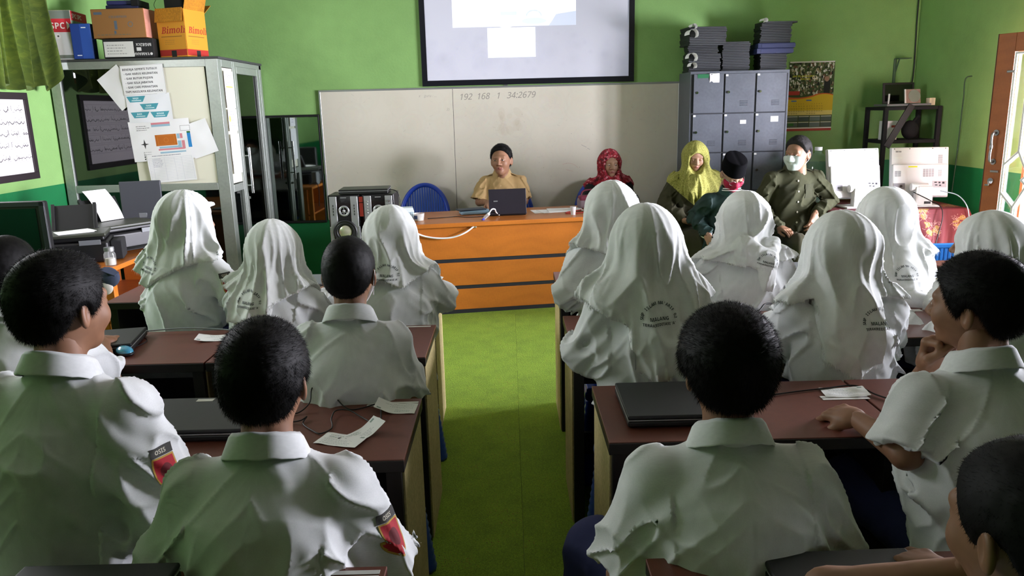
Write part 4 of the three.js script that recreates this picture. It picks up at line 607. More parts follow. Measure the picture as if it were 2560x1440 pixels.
// ---------- loudspeakers with a player on top ----------
{
  const st = thing('speaker_stand', 'low dark wooden stand carrying the two loudspeakers', 'stand', [-1.095, 0, -5.81]); part(st, 'top', bx(0.56, 0.025, 0.3, 0, 0.621, 0, 0.004), M.deskDark); for (const [x, z] of [[-0.25, -0.14], [0.25, -0.14], [-0.25, 0.14], [0.25, 0.14]]) part(st, 'leg', bx(0.035, 0.609, 0.035, x, 0.3045, z * 0.85, 0.003), M.deskDark);
  const sp = (label, x, leds) => {
    const g = thing('loudspeaker', label, 'speaker', [x, 0.634, -5.81], 0, 'pair of loudspeakers'); g.scale.setScalar(0.967);
    part(g, 'cabinet', bx(0.24, 0.41, 0.26, 0, 0.205, 0, 0.006), M.black);
    part(g, 'front_baffle', bx(0.235, 0.405, 0.012, 0, 0.205, 0.135, 0.004), M.blackGloss);
    for (const s of [-1, 1]) part(g, 'silver_side', bx(0.055, 0.24, 0.01, s * 0.08, 0.28, 0.143, 0.004), M.silver), part(g, 'silver_side', bx(0.03, 0.17, 0.01, s * 0.1, 0.085, 0.143, 0.004), M.silver);
    const tw = part(g, 'tweeter', [new THREE.TorusGeometry(0.034, 0.008, 10, 28).translate(0, 0.29, 0.145), sph(0.012, 0, 0.29, 0.144), bx(0.004, 0.06, 0.003, 0, 0.29, 0.15, 0), bx(0.06, 0.004, 0.003, 0, 0.28, 0.15, 0)], M.silver);
    part(g, 'woofer', [new THREE.TorusGeometry(0.082, 0.012, 12, 36).translate(0, 0.13, 0.146), new THREE.TorusGeometry(0.066, 0.012, 10, 36).translate(0, 0.13, 0.146)], M.black); part(g, 'woofer_cone', sph(0.052, 0, 0.13, 0.142, 1, 1, 0.35, 24, 16), std(0xc9c7ae, 0.25, { metalness: 0.6 }));
    if (leds) part(g, 'knobs', [0, 1, 2, 3, 4].map((k) => sph(0.005, -0.08, 0.36 - k * 0.022, 0.15)).concat([0, 1, 2].map((k) => cyl(0.009, 0.009, 0.012, 0.085, 0.36 - k * 0.03, 0.15, 12, [1.57, 0, 0]))), M.chrome);
    else part(g, 'slots', [-1, 1].flatMap((s) => [0, 1, 2, 3].map((k) => bx(0.006, 0.016, 0.003, s * 0.08, 0.33 - k * 0.022, 0.149, 0.001))), M.black);
    part(g, 'brand_plate', bx(0.045, 0.006, 0.002, 0, 0.39, 0.143, 0), M.silver);
  };
  sp('left loudspeaker with silver sides and a large pale cone', -1.222, false); sp('right loudspeaker with silver sides and a row of buttons', -0.968, true);
  solo('warning_tag', [bx(0.03, 0.1, 0.002, 0, 0, 0, 0), bx(0.03, 0.04, 0.0025, 0, 0.075, 0, 0)], std(0xb5362b, 0.6), 'red and yellow tag between the two loudspeakers', 'label', [-1.0955, 0.92, -5.68]);
  const pl = laptop('black laptop lying closed across the two loudspeakers', -1.08, 1.0325, -5.8, 0.06, 0.36, 0.25, M.black);
  wire('speaker_cable', 'thin black cable running from the laptop on the loudspeakers', [[-0.92, 1.055, -5.78], [-0.84, 1.04, -5.76], [-0.815, 0.93, -5.76], [-0.83, 0.7, -5.78]], 0.003, M.cable);
}
// ---------- things on the front table ----------
{
  const at = (x, z) => [x, 0.7505, z];
  const tb = thing('tissue_box', 'pale blue plastic tissue box on the orange table', 'box', at(-0.85, -6.3), TA); part(tb, 'basket', bx(0.12, 0.07, 0.1, 0, 0.035, 0, 0.006), std(0x9fb9c2, 0.5)); part(tb, 'ribs', Array.from({ length: 9 }, (_, k) => bx(0.006, 0.06, 0.104, -0.052 + k * 0.013, 0.035, 0, 0.002)), std(0xb5cbd2, 0.5)); part(tb, 'lid', slab([[-0.06, 0.07], [0.06, 0.07], [0.052, 0.1], [-0.04, 0.1]], 0.1, 0.003).translate(0, 0, -0.05), std(0xd5e2e6, 0.5));
  const cu = thing('plastic_tub', 'small clear plastic tub beside the tissue box', 'tub', at(-0.745, -6.25)); part(cu, 'tub', lathe([[0, 0], [0.042, 0], [0.048, 0.055], [0.051, 0.058]], 24), phy(0xf4f6f4, 0.15, { transmission: 0.6, thickness: 0 })); part(cu, 'print', new THREE.CylinderGeometry(0.0468, 0.0438, 0.03, 12, 1, true, -0.9, 0.8).translate(0, 0.03, 0), std(0x3a5d8c, 0.5, { side: THREE.DoubleSide })); part(cu, 'contents', cyl(0.038, 0.036, 0.025, 0, 0.014, 0, 16), std(0xd9dcc9, 0.7));
  const lp = thing('laptop', 'open black laptop with its lid to the class on the orange table', 'laptop', at(-0.03, -6.5), Math.PI + TA - 0.05); part(lp, 'base', bx(0.31, 0.02, 0.22, 0, 0.01, 0.02, 0.006), M.black); part(lp, 'lid', bx(0.312, 0.21, 0.01, 0, 0.118, -0.105, 0.005, [0.16, 0, 0]), std(0x1f1a26, 0.45, { map: T.laminate })); part(lp, 'screen_panel', bx(0.29, 0.185, 0.002, 0, 0.118, -0.098, 0, [0.16, 0, 0]), M.blackGloss); part(lp, 'lid_emblem', bx(0.035, 0.008, 0.002, 0.1, 0.125, -0.112, 0, [0.16, 0, 0]), M.silver); part(lp, 'keyboard', bx(0.26, 0.002, 0.09, 0, 0.021, 0.0, 0), M.lapLid);
  const vg = thing('video_adapter', 'white video adapter with a short white lead at the laptop', 'adapter', [-0.19, 0.78, -6.2]); part(vg, 'plug', bx(0.06, 0.024, 0.036, 0, 0, 0, 0.006, [0, -0.3, 0.75]), M.whitePlastic); part(vg, 'socket', bx(0.03, 0.02, 0.034, -0.034, -0.034, 0.012, 0.003, [0, -0.3, 0.75]), std(0x3b3fa8, 0.4)); part(vg, 'lead', tube([[0.02, 0.02, 0], [0.04, 0.045, -0.04], [0.065, 0.04, -0.1], [0.075, 0.005, -0.16], [0.1, -0.02, -0.18]], 0.0055), M.cableWhite);
  wire('video_cable', 'thick white video cable drooping across the front of the orange table', [[-0.225, 0.742, -6.175], [-0.27, 0.725, -6.13], [-0.36, 0.67, -6.06], [-0.47, 0.635, -6.05], [-0.6, 0.636, -6.04], [-0.7, 0.66, -6.03], [-0.76, 0.7, -6.0], [-0.8, 0.76, -5.95], [-0.81, 0.6, -5.92], [-0.82, 0.3, -5.9]], 0.0075, M.cableWhite);
  solo('cable_ferrite', cyl(0.012, 0.012, 0.045, 0, 0, 0, 14, [0, 0, 1.1]), M.cableWhite, 'white ferrite sleeve on the drooping video cable', 'cable', [-0.29, 0.716, -6.115]);
  wire('power_cable', 'thin black cable lying along the orange table top', [[-0.68, 0.7535, -6.32], [-0.55, 0.7535, -6.36], [-0.45, 0.7535, -6.4], [-0.35, 0.7535, -6.35], [-0.2, 0.7535, -6.36]], 0.003, M.cable);
  const bf = thing('zip_pouch', 'pale blue zip pouch lying left of the open laptop', 'pouch', at(-0.3, -6.58), 0.2); part(bf, 'pouch', bx(0.26, 0.03, 0.14, 0, 0.015, 0, 0.012), std(0x8fb0c8, 0.6)); part(bf, 'cover', bx(0.24, 0.012, 0.12, -0.03, 0.036, -0.02, 0.005, [0, 0.2, 0]), std(0x2d3b4a, 0.6));
  const pp = thing('paper_stack', 'white sheets fanned out right of the open laptop', 'paper', at(0.34, -6.62), TA); for (const [dx, dz, r] of [[0, 0, 0], [0.06, 0.01, 0.12], [0.14, -0.02, -0.1]]) part(pp, 'sheet', bx(0.3, 0.002, 0.21, dx, 0.001 + dx * 0.03, dz, 0, [0, r, 0]), M.paper);
  const cm = thing('camera', 'black camera with a red strap on the orange table', 'camera', at(0.72, -6.58), 0.3); part(cm, 'camera_body', bx(0.13, 0.08, 0.06, 0, 0.04, 0, 0.015), M.blackMatte); part(cm, 'lens', [cyl(0.036, 0.036, 0.07, 0, 0.04, 0.06, 24, [1.57, 0, 0]), cyl(0.032, 0.032, 0.02, 0, 0.04, 0.1, 24, [1.57, 0, 0])], M.black); part(cm, 'flash', bx(0.05, 0.03, 0.045, 0, 0.09, 0.01, 0.01), M.blackMatte); part(cm, 'strap', tube([[-0.06, 0.05, 0.03], [-0.1, 0.02, 0.08], [-0.18, 0.006, 0.1], [-0.28, 0.005, 0.08], [-0.26, 0.006, 0.02], [-0.12, 0.02, 0]], 0.007, 40, 6).scale(1, 0.7, 1), std(0x9c2a22, 0.7));
  const bg = thing('handbag', 'small maroon and grey handbag behind the camera on the orange table', 'bag', at(0.7, -6.76), 0.1); part(bg, 'bag_body', bx(0.22, 0.1, 0.09, 0, 0.05, 0, 0.03), std(0x7c6a70, 0.7)); part(bg, 'flap', bx(0.2, 0.05, 0.096, 0, 0.09, 0, 0.02), std(0x6d1f35, 0.6)); part(bg, 'bag_handle', tube([[-0.08, 0.1, 0], [-0.06, 0.15, 0], [0.06, 0.15, 0], [0.08, 0.1, 0]], 0.007), std(0x6d1f35, 0.6));
  const wc = thing('water_cup', 'clear plastic water cup at the right end of the orange table', 'cup', at(1.08, -6.72)); part(wc, 'cup', lathe([[0, 0], [0.026, 0], [0.036, 0.095], [0.039, 0.097]], 24), phy(0xffffff, 0.06, { transmission: 0.9, thickness: 0 })); part(wc, 'seal', cyl(0.037, 0.037, 0.002, 0, 0.098, 0, 24), phy(0xf2f2f4, 0.2, { transmission: 0.5, thickness: 0 })); part(wc, 'water', cyl(0.033, 0.026, 0.08, 0, 0.042, 0, 20), phy(0xf4f8ff, 0.05, { transmission: 0.95, thickness: 0 }));
  const c2 = copy(wc, at(0.52, -6.35), 0, 'white plastic cup before the camera on the orange table'); c2.children[0].material = M.whitePlastic; c2.scale.setScalar(0.7);
}
// ---------- laptops, mice, slips and wires on the student desks ----------
{
  const y = 0.7505;
  laptop('closed black laptop with a silver rim left of the bushy-haired boy', 0.46, y, -2.12, 0.0, 0.3, 0.27, M.lapLid, null, M.silver);
  laptop('closed grey laptop with a number sticker between the two left boys', -0.93, y, -2.09, 0.0, 0.36, 0.25, M.lapLid, [0.0, -0.1]);
  laptop('closed dark laptop askew at the left end of the second left row', -1.62, y, -2.9, 0.2, 0.3, 0.24, M.black, null, M.silver);
  laptop('closed dark laptop at the lower right corner before the nearest boy', 0.6, y, -1.19, 0.02, 0.28, 0.25, M.lapLid, null, M.silver);
  laptop('closed dark laptop at the bottom edge below the boy at the left', -0.8, y, -1.21, 0.0, 0.3, 0.24, M.lapLid);
  laptop('closed grey laptop on the first left desk beside the cropped-haired boy', -1.0, y, -3.9, 0.0, 0.33, 0.24, M.lapGrey);
  laptop('closed grey laptop on the first right desk beside the knotted hijab', 1.48, y, -3.9, 0.0, 0.36, 0.25, M.lapGrey);
  laptop('closed grey laptop on the first right desk next to the aisle', 0.62, y, -3.95, 0.0, 0.33, 0.22, M.lapGrey);
  const mouse = (label, x, z, turn, top) => { const g = thing('computer_mouse', label, 'mouse', [x, y, z], turn); part(g, 'base', sph(0.03, 0, 0.008, 0, 1.02, 0.45, 1.6, 20, 12), M.black); part(g, 'shell', sph(0.028, 0, 0.013, 0, 1, 0.75, 1.55, 20, 12), top); part(g, 'wheel', cyl(0.007, 0.007, 0.005, 0, 0.028, -0.024, 12, [0, 0, 1.57]), M.blackMatte); };
  mouse('shiny turquoise computer mouse on the second left desk', -1.467, -2.79, 0.9, phy(0x3f9cc0, 0.2, { clearcoat: 1 }));
  mouse('dark computer mouse on the far right front desk', 2.5, -4.0, 0.3, M.blackMatte);
  const slip = (label, x, z, w, d, turn, bend, sd) => { const g = new THREE.PlaneGeometry(w, d, 14, 8).rotateX(-Math.PI / 2), p = g.attributes.position; for (let i = 0; i < p.count; i++) { const t = p.getX(i) / w + 0.5, v = p.getZ(i) / d + 0.5; p.setY(i, 0.0012 + bend * Math.pow(Math.max(0, t - 0.45) / 0.55, 1.6) + 0.004 * Math.max(0, N3(t * 3 + sd, v * 3, sd))); } g.computeVertexNormals();
    const tex = canvasTex(256, 128, (c) => { c.fillStyle = '#f2f2f0'; c.fillRect(0, 0, 256, 128); seed = sd * 10; lines(c, 40, 24, 120, 2, 16, '#9aa'); lines(c, 24, 64, 180, 4, 14, '#b3b8b8'); c.fillStyle = '#93a39c'; c.fillRect(216, 12, 26, 16); }); return solo('paper_slip', g, paperMat(tex), label, 'paper', [x, y, z], turn); };
  slip('printed white slip at the far corner of the third left desk', -0.355, -2.175, 0.12, 0.08, 3.1, 0.022, 1);
  slip('lower of two crossed white slips beside the left boy', -0.475, -1.955, 0.13, 0.075, -0.35, 0.004, 2);
  slip('upper curling one of two crossed white slips beside the left boy', -0.425, -1.99, 0.12, 0.06, 0.75, 0.03, 3);
  slip('white slip with curled corner on the third right desk', 1.005, -2.215, 0.13, 0.08, -0.1, 0.008, 4);
  slip('white slip on the second right desk near the door side', 1.56, -3.14, 0.12, 0.07, 0.1, 0.006, 5);
  slip('torn white slip on the second left desk by the rough-haired boy', -1.2, -2.975, 0.13, 0.09, 3.3, 0.012, 6);
  wire('mouse_cable', 'thin black mouse cable looping over the third left desk', [[-0.68, y + 0.004, -2.147], [-0.645, y + 0.004, -2.154], [-0.619, y + 0.02, -2.19], [-0.62, y + 0.05, -2.24], [-0.6, y + 0.06, -2.255], [-0.56, y + 0.035, -2.23], [-0.512, y + 0.006, -2.186], [-0.488, y + 0.003, -2.171], [-0.46, y + 0.003, -2.182], [-0.402, y + 0.006, -2.217], [-0.398, y + 0.01, -2.156], [-0.39, y + 0.004, -2.071], [-0.404, y + 0.003, -2.066], [-0.446, y + 0.004, -2.107], [-0.495, y + 0.012, -2.147], [-0.53, y + 0.01, -2.15], [-0.534, y + 0.006, -2.104], [-0.519, y + 0.003, -2.031], [-0.543, y + 0.003, -1.999], [-0.568, y + 0.003, -2.02], [-0.611, y + 0.003, -2.079], [-0.608, y + 0.008, -2.115], [-0.619, y + 0.008, -2.085], [-0.66, y + 0.003, -2.084]], 0.0021, M.cable, 200);
  wire('mouse_cable', 'black cable of the turquoise mouse curling on the second left desk', [[-1.47, y + 0.012, -2.83], [-1.46, y + 0.004, -2.9], [-1.46, y + 0.004, -2.96], [-1.5, y + 0.004, -3.0], [-1.57, y + 0.004, -2.99]], 0.002, M.cable, 60);
  wire('laptop_cable', 'grey cable along the far edge of the second left desk', [[-1.63, y + 0.02, -3.02], [-1.5, y + 0.015, -3.06], [-1.35, y + 0.02, -3.07], [-1.2, y + 0.014, -3.06], [-1.05, y + 0.006, -3.03], [-0.9, y + 0.005, -3.05]], 0.0028, M.cableGrey, 60);
  wire('laptop_cable', 'black cable along the far edge of the third right desk', [[0.77, y + 0.004, -2.2], [0.86, y + 0.004, -2.225], [0.955, y + 0.004, -2.246], [1.06, y + 0.004, -2.262], [1.087, y + 0.004, -2.185], [1.12, y + 0.004, -2.13]], 0.0026, M.cable, 60);
  wire('laptop_cable', 'black cable arching off the second right desk behind the bushy hair', [[0.98, y + 0.004, -3.05], [1.03, y + 0.03, -3.1], [1.06, y + 0.045, -3.13], [1.11, y + 0.035, -3.15], [1.13, y + 0.004, -3.14]], 0.004, M.cable, 50);
  wire('laptop_cable', 'black cable on the fourth left desk at the bottom edge', [[-0.62, y + 0.004, -1.28], [-0.56, y + 0.008, -1.325], [-0.5, y + 0.008, -1.325], [-0.43, y + 0.004, -1.28]], 0.0025, M.cable, 40);
}
// ---------- right front corner: calendar, rack, computers on the red-clothed table ----------
{
  const cal = thing('wall_calendar', 'school wall calendar with photographs and yellow month page beside the lockers', 'calendar', [2.92, 1.66, FW + 0.004]);
  const tex = canvasTex(512, 768, (c, w, h) => {
    c.fillStyle = '#43542f'; c.fillRect(0, 0, w, h); seed = 55; for (let i = 0; i < 420; i++) { c.fillStyle = ['#2a3320', '#7d8468', '#c9cbbd', '#55683a', '#1c1f18', '#9a8f70', '#6c4f3a', '#dfe2dc'][i % 8]; c.beginPath(); c.ellipse(rr(0, w), rr(0, h * 0.47), rr(4, 16), rr(6, 22), 0, 0, 7); c.fill(); }
    c.fillStyle = '#1e211d'; c.fillRect(400, 200, 70, 150); c.fillStyle = '#a5806a'; c.beginPath(); c.ellipse(430, 190, 26, 30, 0, 0, 7); c.fill();
    c.fillStyle = '#d8d23a'; c.font = 'bold 26px sans-serif'; c.fillText("SMP ISLAM MA'ARIF", 40, 165); c.fillText('MALANG', 130, 196); c.fillStyle = '#f0ead0'; c.font = 'bold 52px sans-serif'; c.fillText('02', 262, 190); c.fillStyle = '#b03a30'; c.fillRect(0, 320, 130, 44);
    c.fillStyle = '#c8642a'; c.beginPath(); c.moveTo(0, 385); c.quadraticCurveTo(200, 410, 320, 355); c.quadraticCurveTo(430, 335, w, 365); c.lineTo(w, 420); c.lineTo(0, 430); c.fill();
    c.fillStyle = '#d3b62c'; c.beginPath(); c.moveTo(0, 412); c.quadraticCurveTo(220, 415, 330, 368); c.quadraticCurveTo(430, 345, w, 375); c.lineTo(w, 590); c.lineTo(0, 590); c.fill(); c.fillStyle = '#e0cf7a'; c.fillRect(0, 540, w, 50);
    c.fillStyle = '#4a4420'; c.font = '17px sans-serif'; for (let m = 0; m < 2; m++) for (let r = 0; r < 5; r++) for (let d = 0; d < 7; d++) { const n = r * 7 + d - 1; if (n > 0 && n < 31) c.fillText(String(n), 14 + m * 205 + d * 27, 470 + r * 27); } c.fillStyle = '#5578b0'; c.fillRect(40, 424, 60, 14); c.fillRect(210, 418, 60, 14);
    for (let r = 0; r < 2; r++) for (let k = 0; k < 4; k++) { c.fillStyle = ['#5d6b62', '#4a5a55', '#6d7d78', '#55625a'][k]; c.fillRect(6 + k * 127, 600 + r * 66, 118, 56); c.fillStyle = '#c9cbb4'; c.fillRect(6 + k * 127, 600 + r * 66, 118, 10); c.fillStyle = '#3d7a34'; if (k === 0 && r) c.fillRect(20, 680, 60, 30); }
    c.fillStyle = '#e6e6e0'; c.fillRect(0, 728, w, 14); c.fillStyle = '#b2463a'; c.fillRect(0, 742, w, 26); });
  part(cal, 'calendar_page', new THREE.PlaneGeometry(0.435, 0.645, 6, 6).translate(0, 0, 0.004), paperMat(tex)); part(cal, 'top_strip', bx(0.43, 0.012, 0.008, 0, 0.322, 0.002, 0.002), M.whitePlastic); part(cal, 'hanger', cyl(0.006, 0.006, 0.012, 0, 0.335, 0, 10, [1.57, 0, 0]), M.steel);
  // black steel rack
  const rk = thing('steel_rack', 'narrow black steel rack in the right front corner', 'rack', [3.64, 0, -7.28], 0.0); const pst = [[-0.24, -0.18], [0.24, -0.18], [-0.24, 0.18], [0.24, 0.18]];
  for (const [x, z] of pst) part(rk, 'upright', bx(0.035, 1.55, 0.035, x, 0.775, z, 0.002), M.blackMatte);
  for (const yy of [1.535, 1.24, 0.5]) part(rk, 'shelf', [bx(0.5, 0.03, 0.02, 0, yy, 0.18, 0.002), bx(0.5, 0.03, 0.02, 0, yy, -0.18, 0.002), bx(0.02, 0.03, 0.36, 0.24, yy, 0, 0.002), bx(0.02, 0.03, 0.36, -0.24, yy, 0, 0.002), bx(0.47, 0.008, 0.35, 0, yy + 0.01, 0, 0.001)], M.blackMatte);
  part(rk, 'brace', bx(0.06, 0.42, 0.012, -0.12, 1.38, 0.2, 0.002, [0, 0, -0.5]), M.black);
  const rl = thing('laptop', 'open black laptop on top of the steel rack', 'laptop', [3.6, 1.555, -7.22], 0.0); part(rl, 'base', bx(0.4, 0.02, 0.26, 0, 0.01, 0, 0.005), M.lapGrey); part(rl, 'lid', bx(0.29, 0.19, 0.012, 0.01, 0.115, -0.11, 0.005, [-0.12, 0, 0]), M.black); part(rl, 'screen_panel', bx(0.25, 0.15, 0.002, 0.01, 0.118, -0.102, 0, [-0.12, 0, 0]), M.blackGloss); part(rl, 'correction_pen', [cyl(0.008, 0.008, 0.09, -0.125, 0.065, 0.0, 12)], M.whitePlastic);
  const cd = thing('disc_case', 'clear plastic disc case leaning on the laptop of the rack', 'case', [3.64, 1.576, -7.12], 0.05); part(cd, 'case_cover', bx(0.14, 0.125, 0.01, 0, 0.063, 0, 0.003, [-0.2, 0, 0]), phy(0x9a7f78, 0.1, { clearcoat: 1 })); part(cd, 'disc', cyl(0.055, 0.055, 0.002, 0.01, 0.064, 0.008, 28, [1.37, 0, 0]), M.silver); part(cd, 'spine', bx(0.012, 0.125, 0.012, -0.07, 0.063, 0.0, 0.002, [-0.2, 0, 0]), M.whitePlastic);
  const sb = thing('small_box', 'small cream box on the corner of the steel rack', 'box', [3.815, 1.555, -7.14], 0.2); part(sb, 'carton', bx(0.06, 0.065, 0.05, 0, 0.033, 0, 0.003), std(0xd9cdb0, 0.8)); part(sb, 'tape', bx(0.02, 0.066, 0.051, 0, 0.033, 0, 0.001), std(0xcbbf9f, 0.6));
  const hm = thing('black_helmet', 'dark rounded bag with a pointed strap on the lower rack shelf', 'bag', [3.68, 1.255, -7.2]); part(hm, 'bag', sph(0.075, 0, 0.085, 0, 0.95, 1.15, 0.9, 24, 16), M.blackMatte); part(hm, 'strap', tube([[0.02, 0.15, 0], [0.05, 0.19, 0], [0.075, 0.21, 0]], 0.012), M.blackMatte);
  const wb = thing('white_carton', 'white box with red print behind the diagonal rack brace', 'box', [3.49, 1.255, -7.22], 0.1); part(wb, 'carton', bx(0.12, 0.17, 0.1, 0, 0.085, 0, 0.003), M.white); part(wb, 'print', bx(0.04, 0.02, 0.001, 0.02, 0.12, 0.051, 0), std(0xb34436, 0.7));
  // wall bits
  solo('shelf_bracket', [bx(0.025, 0.32, 0.012, 0, -0.16, 0.006, 0.002), bx(0.12, 0.008, 0.1, 0.05, 0, 0.05, 0.002), bx(0.012, 0.14, 0.01, 0.01, -0.07, 0.03, 0.002, [0.5, 0, 0])], std(0x4c6a50, 0.6), 'green painted metal shelf bracket on the wall above the rack', 'bracket', [3.71, 1.99, FW]);
  wire('corner_cable', 'black cable running down the right front corner', [[RW - 0.03, CEIL, FW + 0.02], [RW - 0.035, 2.4, FW + 0.02], [RW - 0.03, 1.8, FW + 0.03], [RW - 0.1, 1.6, FW + 0.1]], 0.006, M.cable);
  wire('wall_cable', 'dark cable hanging on the right wall beside the door', [[RW - 0.005, 1.79, -6.69], [RW - 0.04, 1.78, -6.71], [RW - 0.03, 1.6, -6.74], [RW - 0.012, 1.2, -6.78], [RW - 0.012, 0.8, -6.8]], 0.005, std(0x23402a, 0.6));
  // table with red batik cloth
  const x0 = 2.64, x1 = 3.72, z0 = -6.28, z1 = -7.0, Y = 0.735;
  const tb = thing('side_table', 'table under the red batik cloth in the right front corner', 'table', [0, 0, 0]); part(tb, 'table_top', bx(x1 - x0, 0.025, z0 - z1, (x0 + x1) / 2, Y - 0.014, (z0 + z1) / 2, 0.003), M.whitePlastic); for (const [x, z] of [[x0 + 0.05, z0 - 0.05], [x1 - 0.05, z0 - 0.05], [x0 + 0.05, z1 + 0.05], [x1 - 0.05, z1 + 0.05]]) part(tb, 'leg', bx(0.05, Y - 0.03, 0.05, x, (Y - 0.03) / 2, z, 0.003), std(0xb9b2cf, 0.6));
  const ct = canvasTex(512, 512, (c) => { c.fillStyle = '#661c24'; c.fillRect(0, 0, 512, 512); seed = 61; for (let i = 0; i < 7; i++) { const x = rr(40, 470), y = rr(60, 460); c.fillStyle = '#8d6a34'; for (let k = 0; k < 9; k++) { c.beginPath(); c.ellipse(x + rr(-40, 40), y + rr(-40, 40), rr(10, 24), rr(8, 18), rr(0, 3), 0, 7); c.fill(); } c.strokeStyle = '#b08d80'; c.lineWidth = 2; for (let k = 0; k < 60; k++) { c.beginPath(); const a = x + rr(-50, 50), b = y + rr(-50, 50); c.moveTo(a, b); c.quadraticCurveTo(a + rr(-14, 14), b + rr(-14, 14), a + rr(-20, 20), b + rr(-20, 20)); c.stroke(); } } c.fillStyle = '#7c262e'; for (let i = 0; i < 40; i++) c.fillRect(rr(0, 512), rr(0, 512), rr(4, 40), 3); }); ct.wrapS = ct.wrapT = THREE.RepeatWrapping; ct.repeat.set(1.6, 1.6);
  const n = 96, pos = [], uv = [], idx = [], cx = (x0 + x1) / 2, cz = (z0 + z1) / 2, hw = (x1 - x0) / 2 + 0.012, hd = (z0 - z1) / 2 + 0.012; // cloth: a square grid pushed over the table edge
  for (let j = 0; j <= n; j++) for (let i = 0; i <= n; i++) { let a = (i / n * 2 - 1) * (hw + 0.3), b = (j / n * 2 - 1) * (hd + 0.3); uv.push(a, b); const ox = Math.max(0, Math.abs(a) - hw), oz = Math.max(0, Math.abs(b) - hd), o = Math.hypot(ox, oz) * (ox && oz ? 0.92 : 1), fl = 0.028 * Math.sin((Math.abs(a) < hw ? a * 26 : b * 26) + Math.sin(a * 7 + b * 5)) * Math.min(1, o * 5); const X = Math.sign(a) * (Math.min(Math.abs(a), hw) + (ox ? 0.01 + ox * 0.16 + Math.abs(fl) : 0)), Z = Math.sign(b) * (Math.min(Math.abs(b), hd) + (oz ? 0.01 + oz * 0.16 + Math.abs(fl) : 0)); pos.push(cx + X, Y + 0.004 - Math.max(0, o - 0.008) * 0.97, cz + Z); }
  for (let j = 0; j < n; j++) for (let i = 0; i < n; i++) { const a = i + (n + 1) * j; idx.push(a, a + n + 1, a + 1, a + 1, a + n + 1, a + n + 2); }
  const cg = new THREE.BufferGeometry(); cg.setAttribute('position', new THREE.Float32BufferAttribute(pos, 3)); cg.setAttribute('uv', new THREE.Float32BufferAttribute(uv, 2)); cg.setIndex(idx); cg.computeVertexNormals();
  solo('tablecloth', cg, std(0xffffff, 0.75, { map: ct, side: THREE.DoubleSide }), 'dark red batik cloth with gold pattern draped over the side table', 'tablecloth');
  // two all-in-one computers with their backs to the class
  const aio = (label, x, z, turn, extra) => {
    const g = thing('computer', label, 'computer', [x, Y + 0.0045, z], turn, 'white all-in-one computers'), tl = -0.2, H = 0.44, W = 0.46;
    const hs = new THREE.Group(); hs.name = 'housing'; hs.position.set(0, 0.06, 0); hs.rotation.x = tl; g.add(hs);
    part(hs, 'shell', [bx(W, H - 0.02, 0.03, 0, H / 2, -0.02, 0.008), bx(W - 0.02, 0.27, 0.035, 0, 0.15, 0.01, 0.012), bx(W - 0.012, H - 0.03, 0.012, 0, H / 2, 0.0, 0.004)], M.whitePlastic);
    const vent = std(0x77757c, 0.7), slot = std(0x2f2f34, 0.7); const vs = (cx, cy, nx, ny, dx, dy, w, h, mat, z = 0.0285) => { const q = []; for (let i = 0; i < nx; i++) for (let j = 0; j < ny; j++) q.push(bx(w, h, 0.001, cx + i * dx, cy - j * dy, z, 0)); part(hs, 'vents', q, mat); };
    vs(-0.19, 0.225, 2, 8, 0.026, 0.006, 0.022, 0.003, vent); vs(0.03, 0.24, 4, 11, 0.022, 0.006, 0.018, 0.003, vent); vs(0.145, 0.23, 2, 9, 0.014, 0.006, 0.01, 0.003, vent); vs(0.15, 0.36, 3, 12, 0.011, 0.006, 0.007, 0.003, slot, 0.0068); vs(-0.18, 0.395, 2, 2, 0.024, 0.006, 0.02, 0.004, vent, 0.0068);
    part(hs, 'screws', [[-0.2, 0.415], [-0.08, 0.415], [0.1, 0.415], [0.2, 0.415], [0.21, 0.24]].map(([a, b]) => cyl(0.004, 0.004, 0.002, a, b, 0.007, 8, [1.57, 0, 0])), slot);
    part(hs, 'port_panel', bx(0.11, 0.055, 0.002, 0.15, 0.115, 0.0285, 0), std(0xa9a7ad, 0.5)); part(hs, 'ports', [bx(0.02, 0.009, 0.004, 0.12, 0.13, 0.029), bx(0.016, 0.012, 0.004, 0.15, 0.128, 0.029), bx(0.018, 0.016, 0.004, 0.18, 0.126, 0.029), bx(0.02, 0.008, 0.004, 0.125, 0.108, 0.029), bx(0.016, 0.01, 0.004, 0.155, 0.105, 0.029)], slot); part(hs, 'port_panel', bx(0.09, 0.05, 0.002, -0.165, 0.1, 0.0285, 0), std(0x8d8c92, 0.5)); part(hs, 'power_socket', cyl(0.01, 0.01, 0.006, -0.15, 0.1, 0.03, 14, [1.57, 0, 0]), M.black);
    part(hs, 'rating_label', bx(0.06, 0.014, 0.001, -0.17, 0.34, 0.0068, 0), M.white); if (extra) { part(hs, 'name_label', bx(0.09, 0.024, 0.001, 0.05, 0.39, 0.0068, 0), M.white, 'white printed label'); part(hs, 'yellow_tape', bx(0.07, 0.012, 0.001, -0.06, 0.262, 0.029, 0), std(0xdfe02c, 0.6), 'yellow highlighter tape'); }
    part(g, 'stand_arm', [cyl(0.032, 0.032, 0.13, -0.02, 0.16, 0.05, 24, [0, 0, 1.57]), bx(0.12, 0.17, 0.03, 0.02, 0.085, 0.075, 0.01), bx(0.02, 0.16, 0.06, -0.045, 0.085, 0.06, 0.006)], M.white);
    part(g, 'stand_base', [bx(0.26, 0.014, 0.2, 0.0, 0.007, 0.02, 0.006)], M.white); part(g, 'cable_slot', bx(0.05, 0.02, 0.004, 0.04, 0.035, 0.091, 0.002), slot);
    return g;
  };
  aio('white all-in-one computer seen from behind, left of the pair on the red cloth', 2.91, -6.5, 0.1, false); aio('white all-in-one computer back with yellow tape, at right on the red cloth', 3.44, -6.48, -0.16, true);
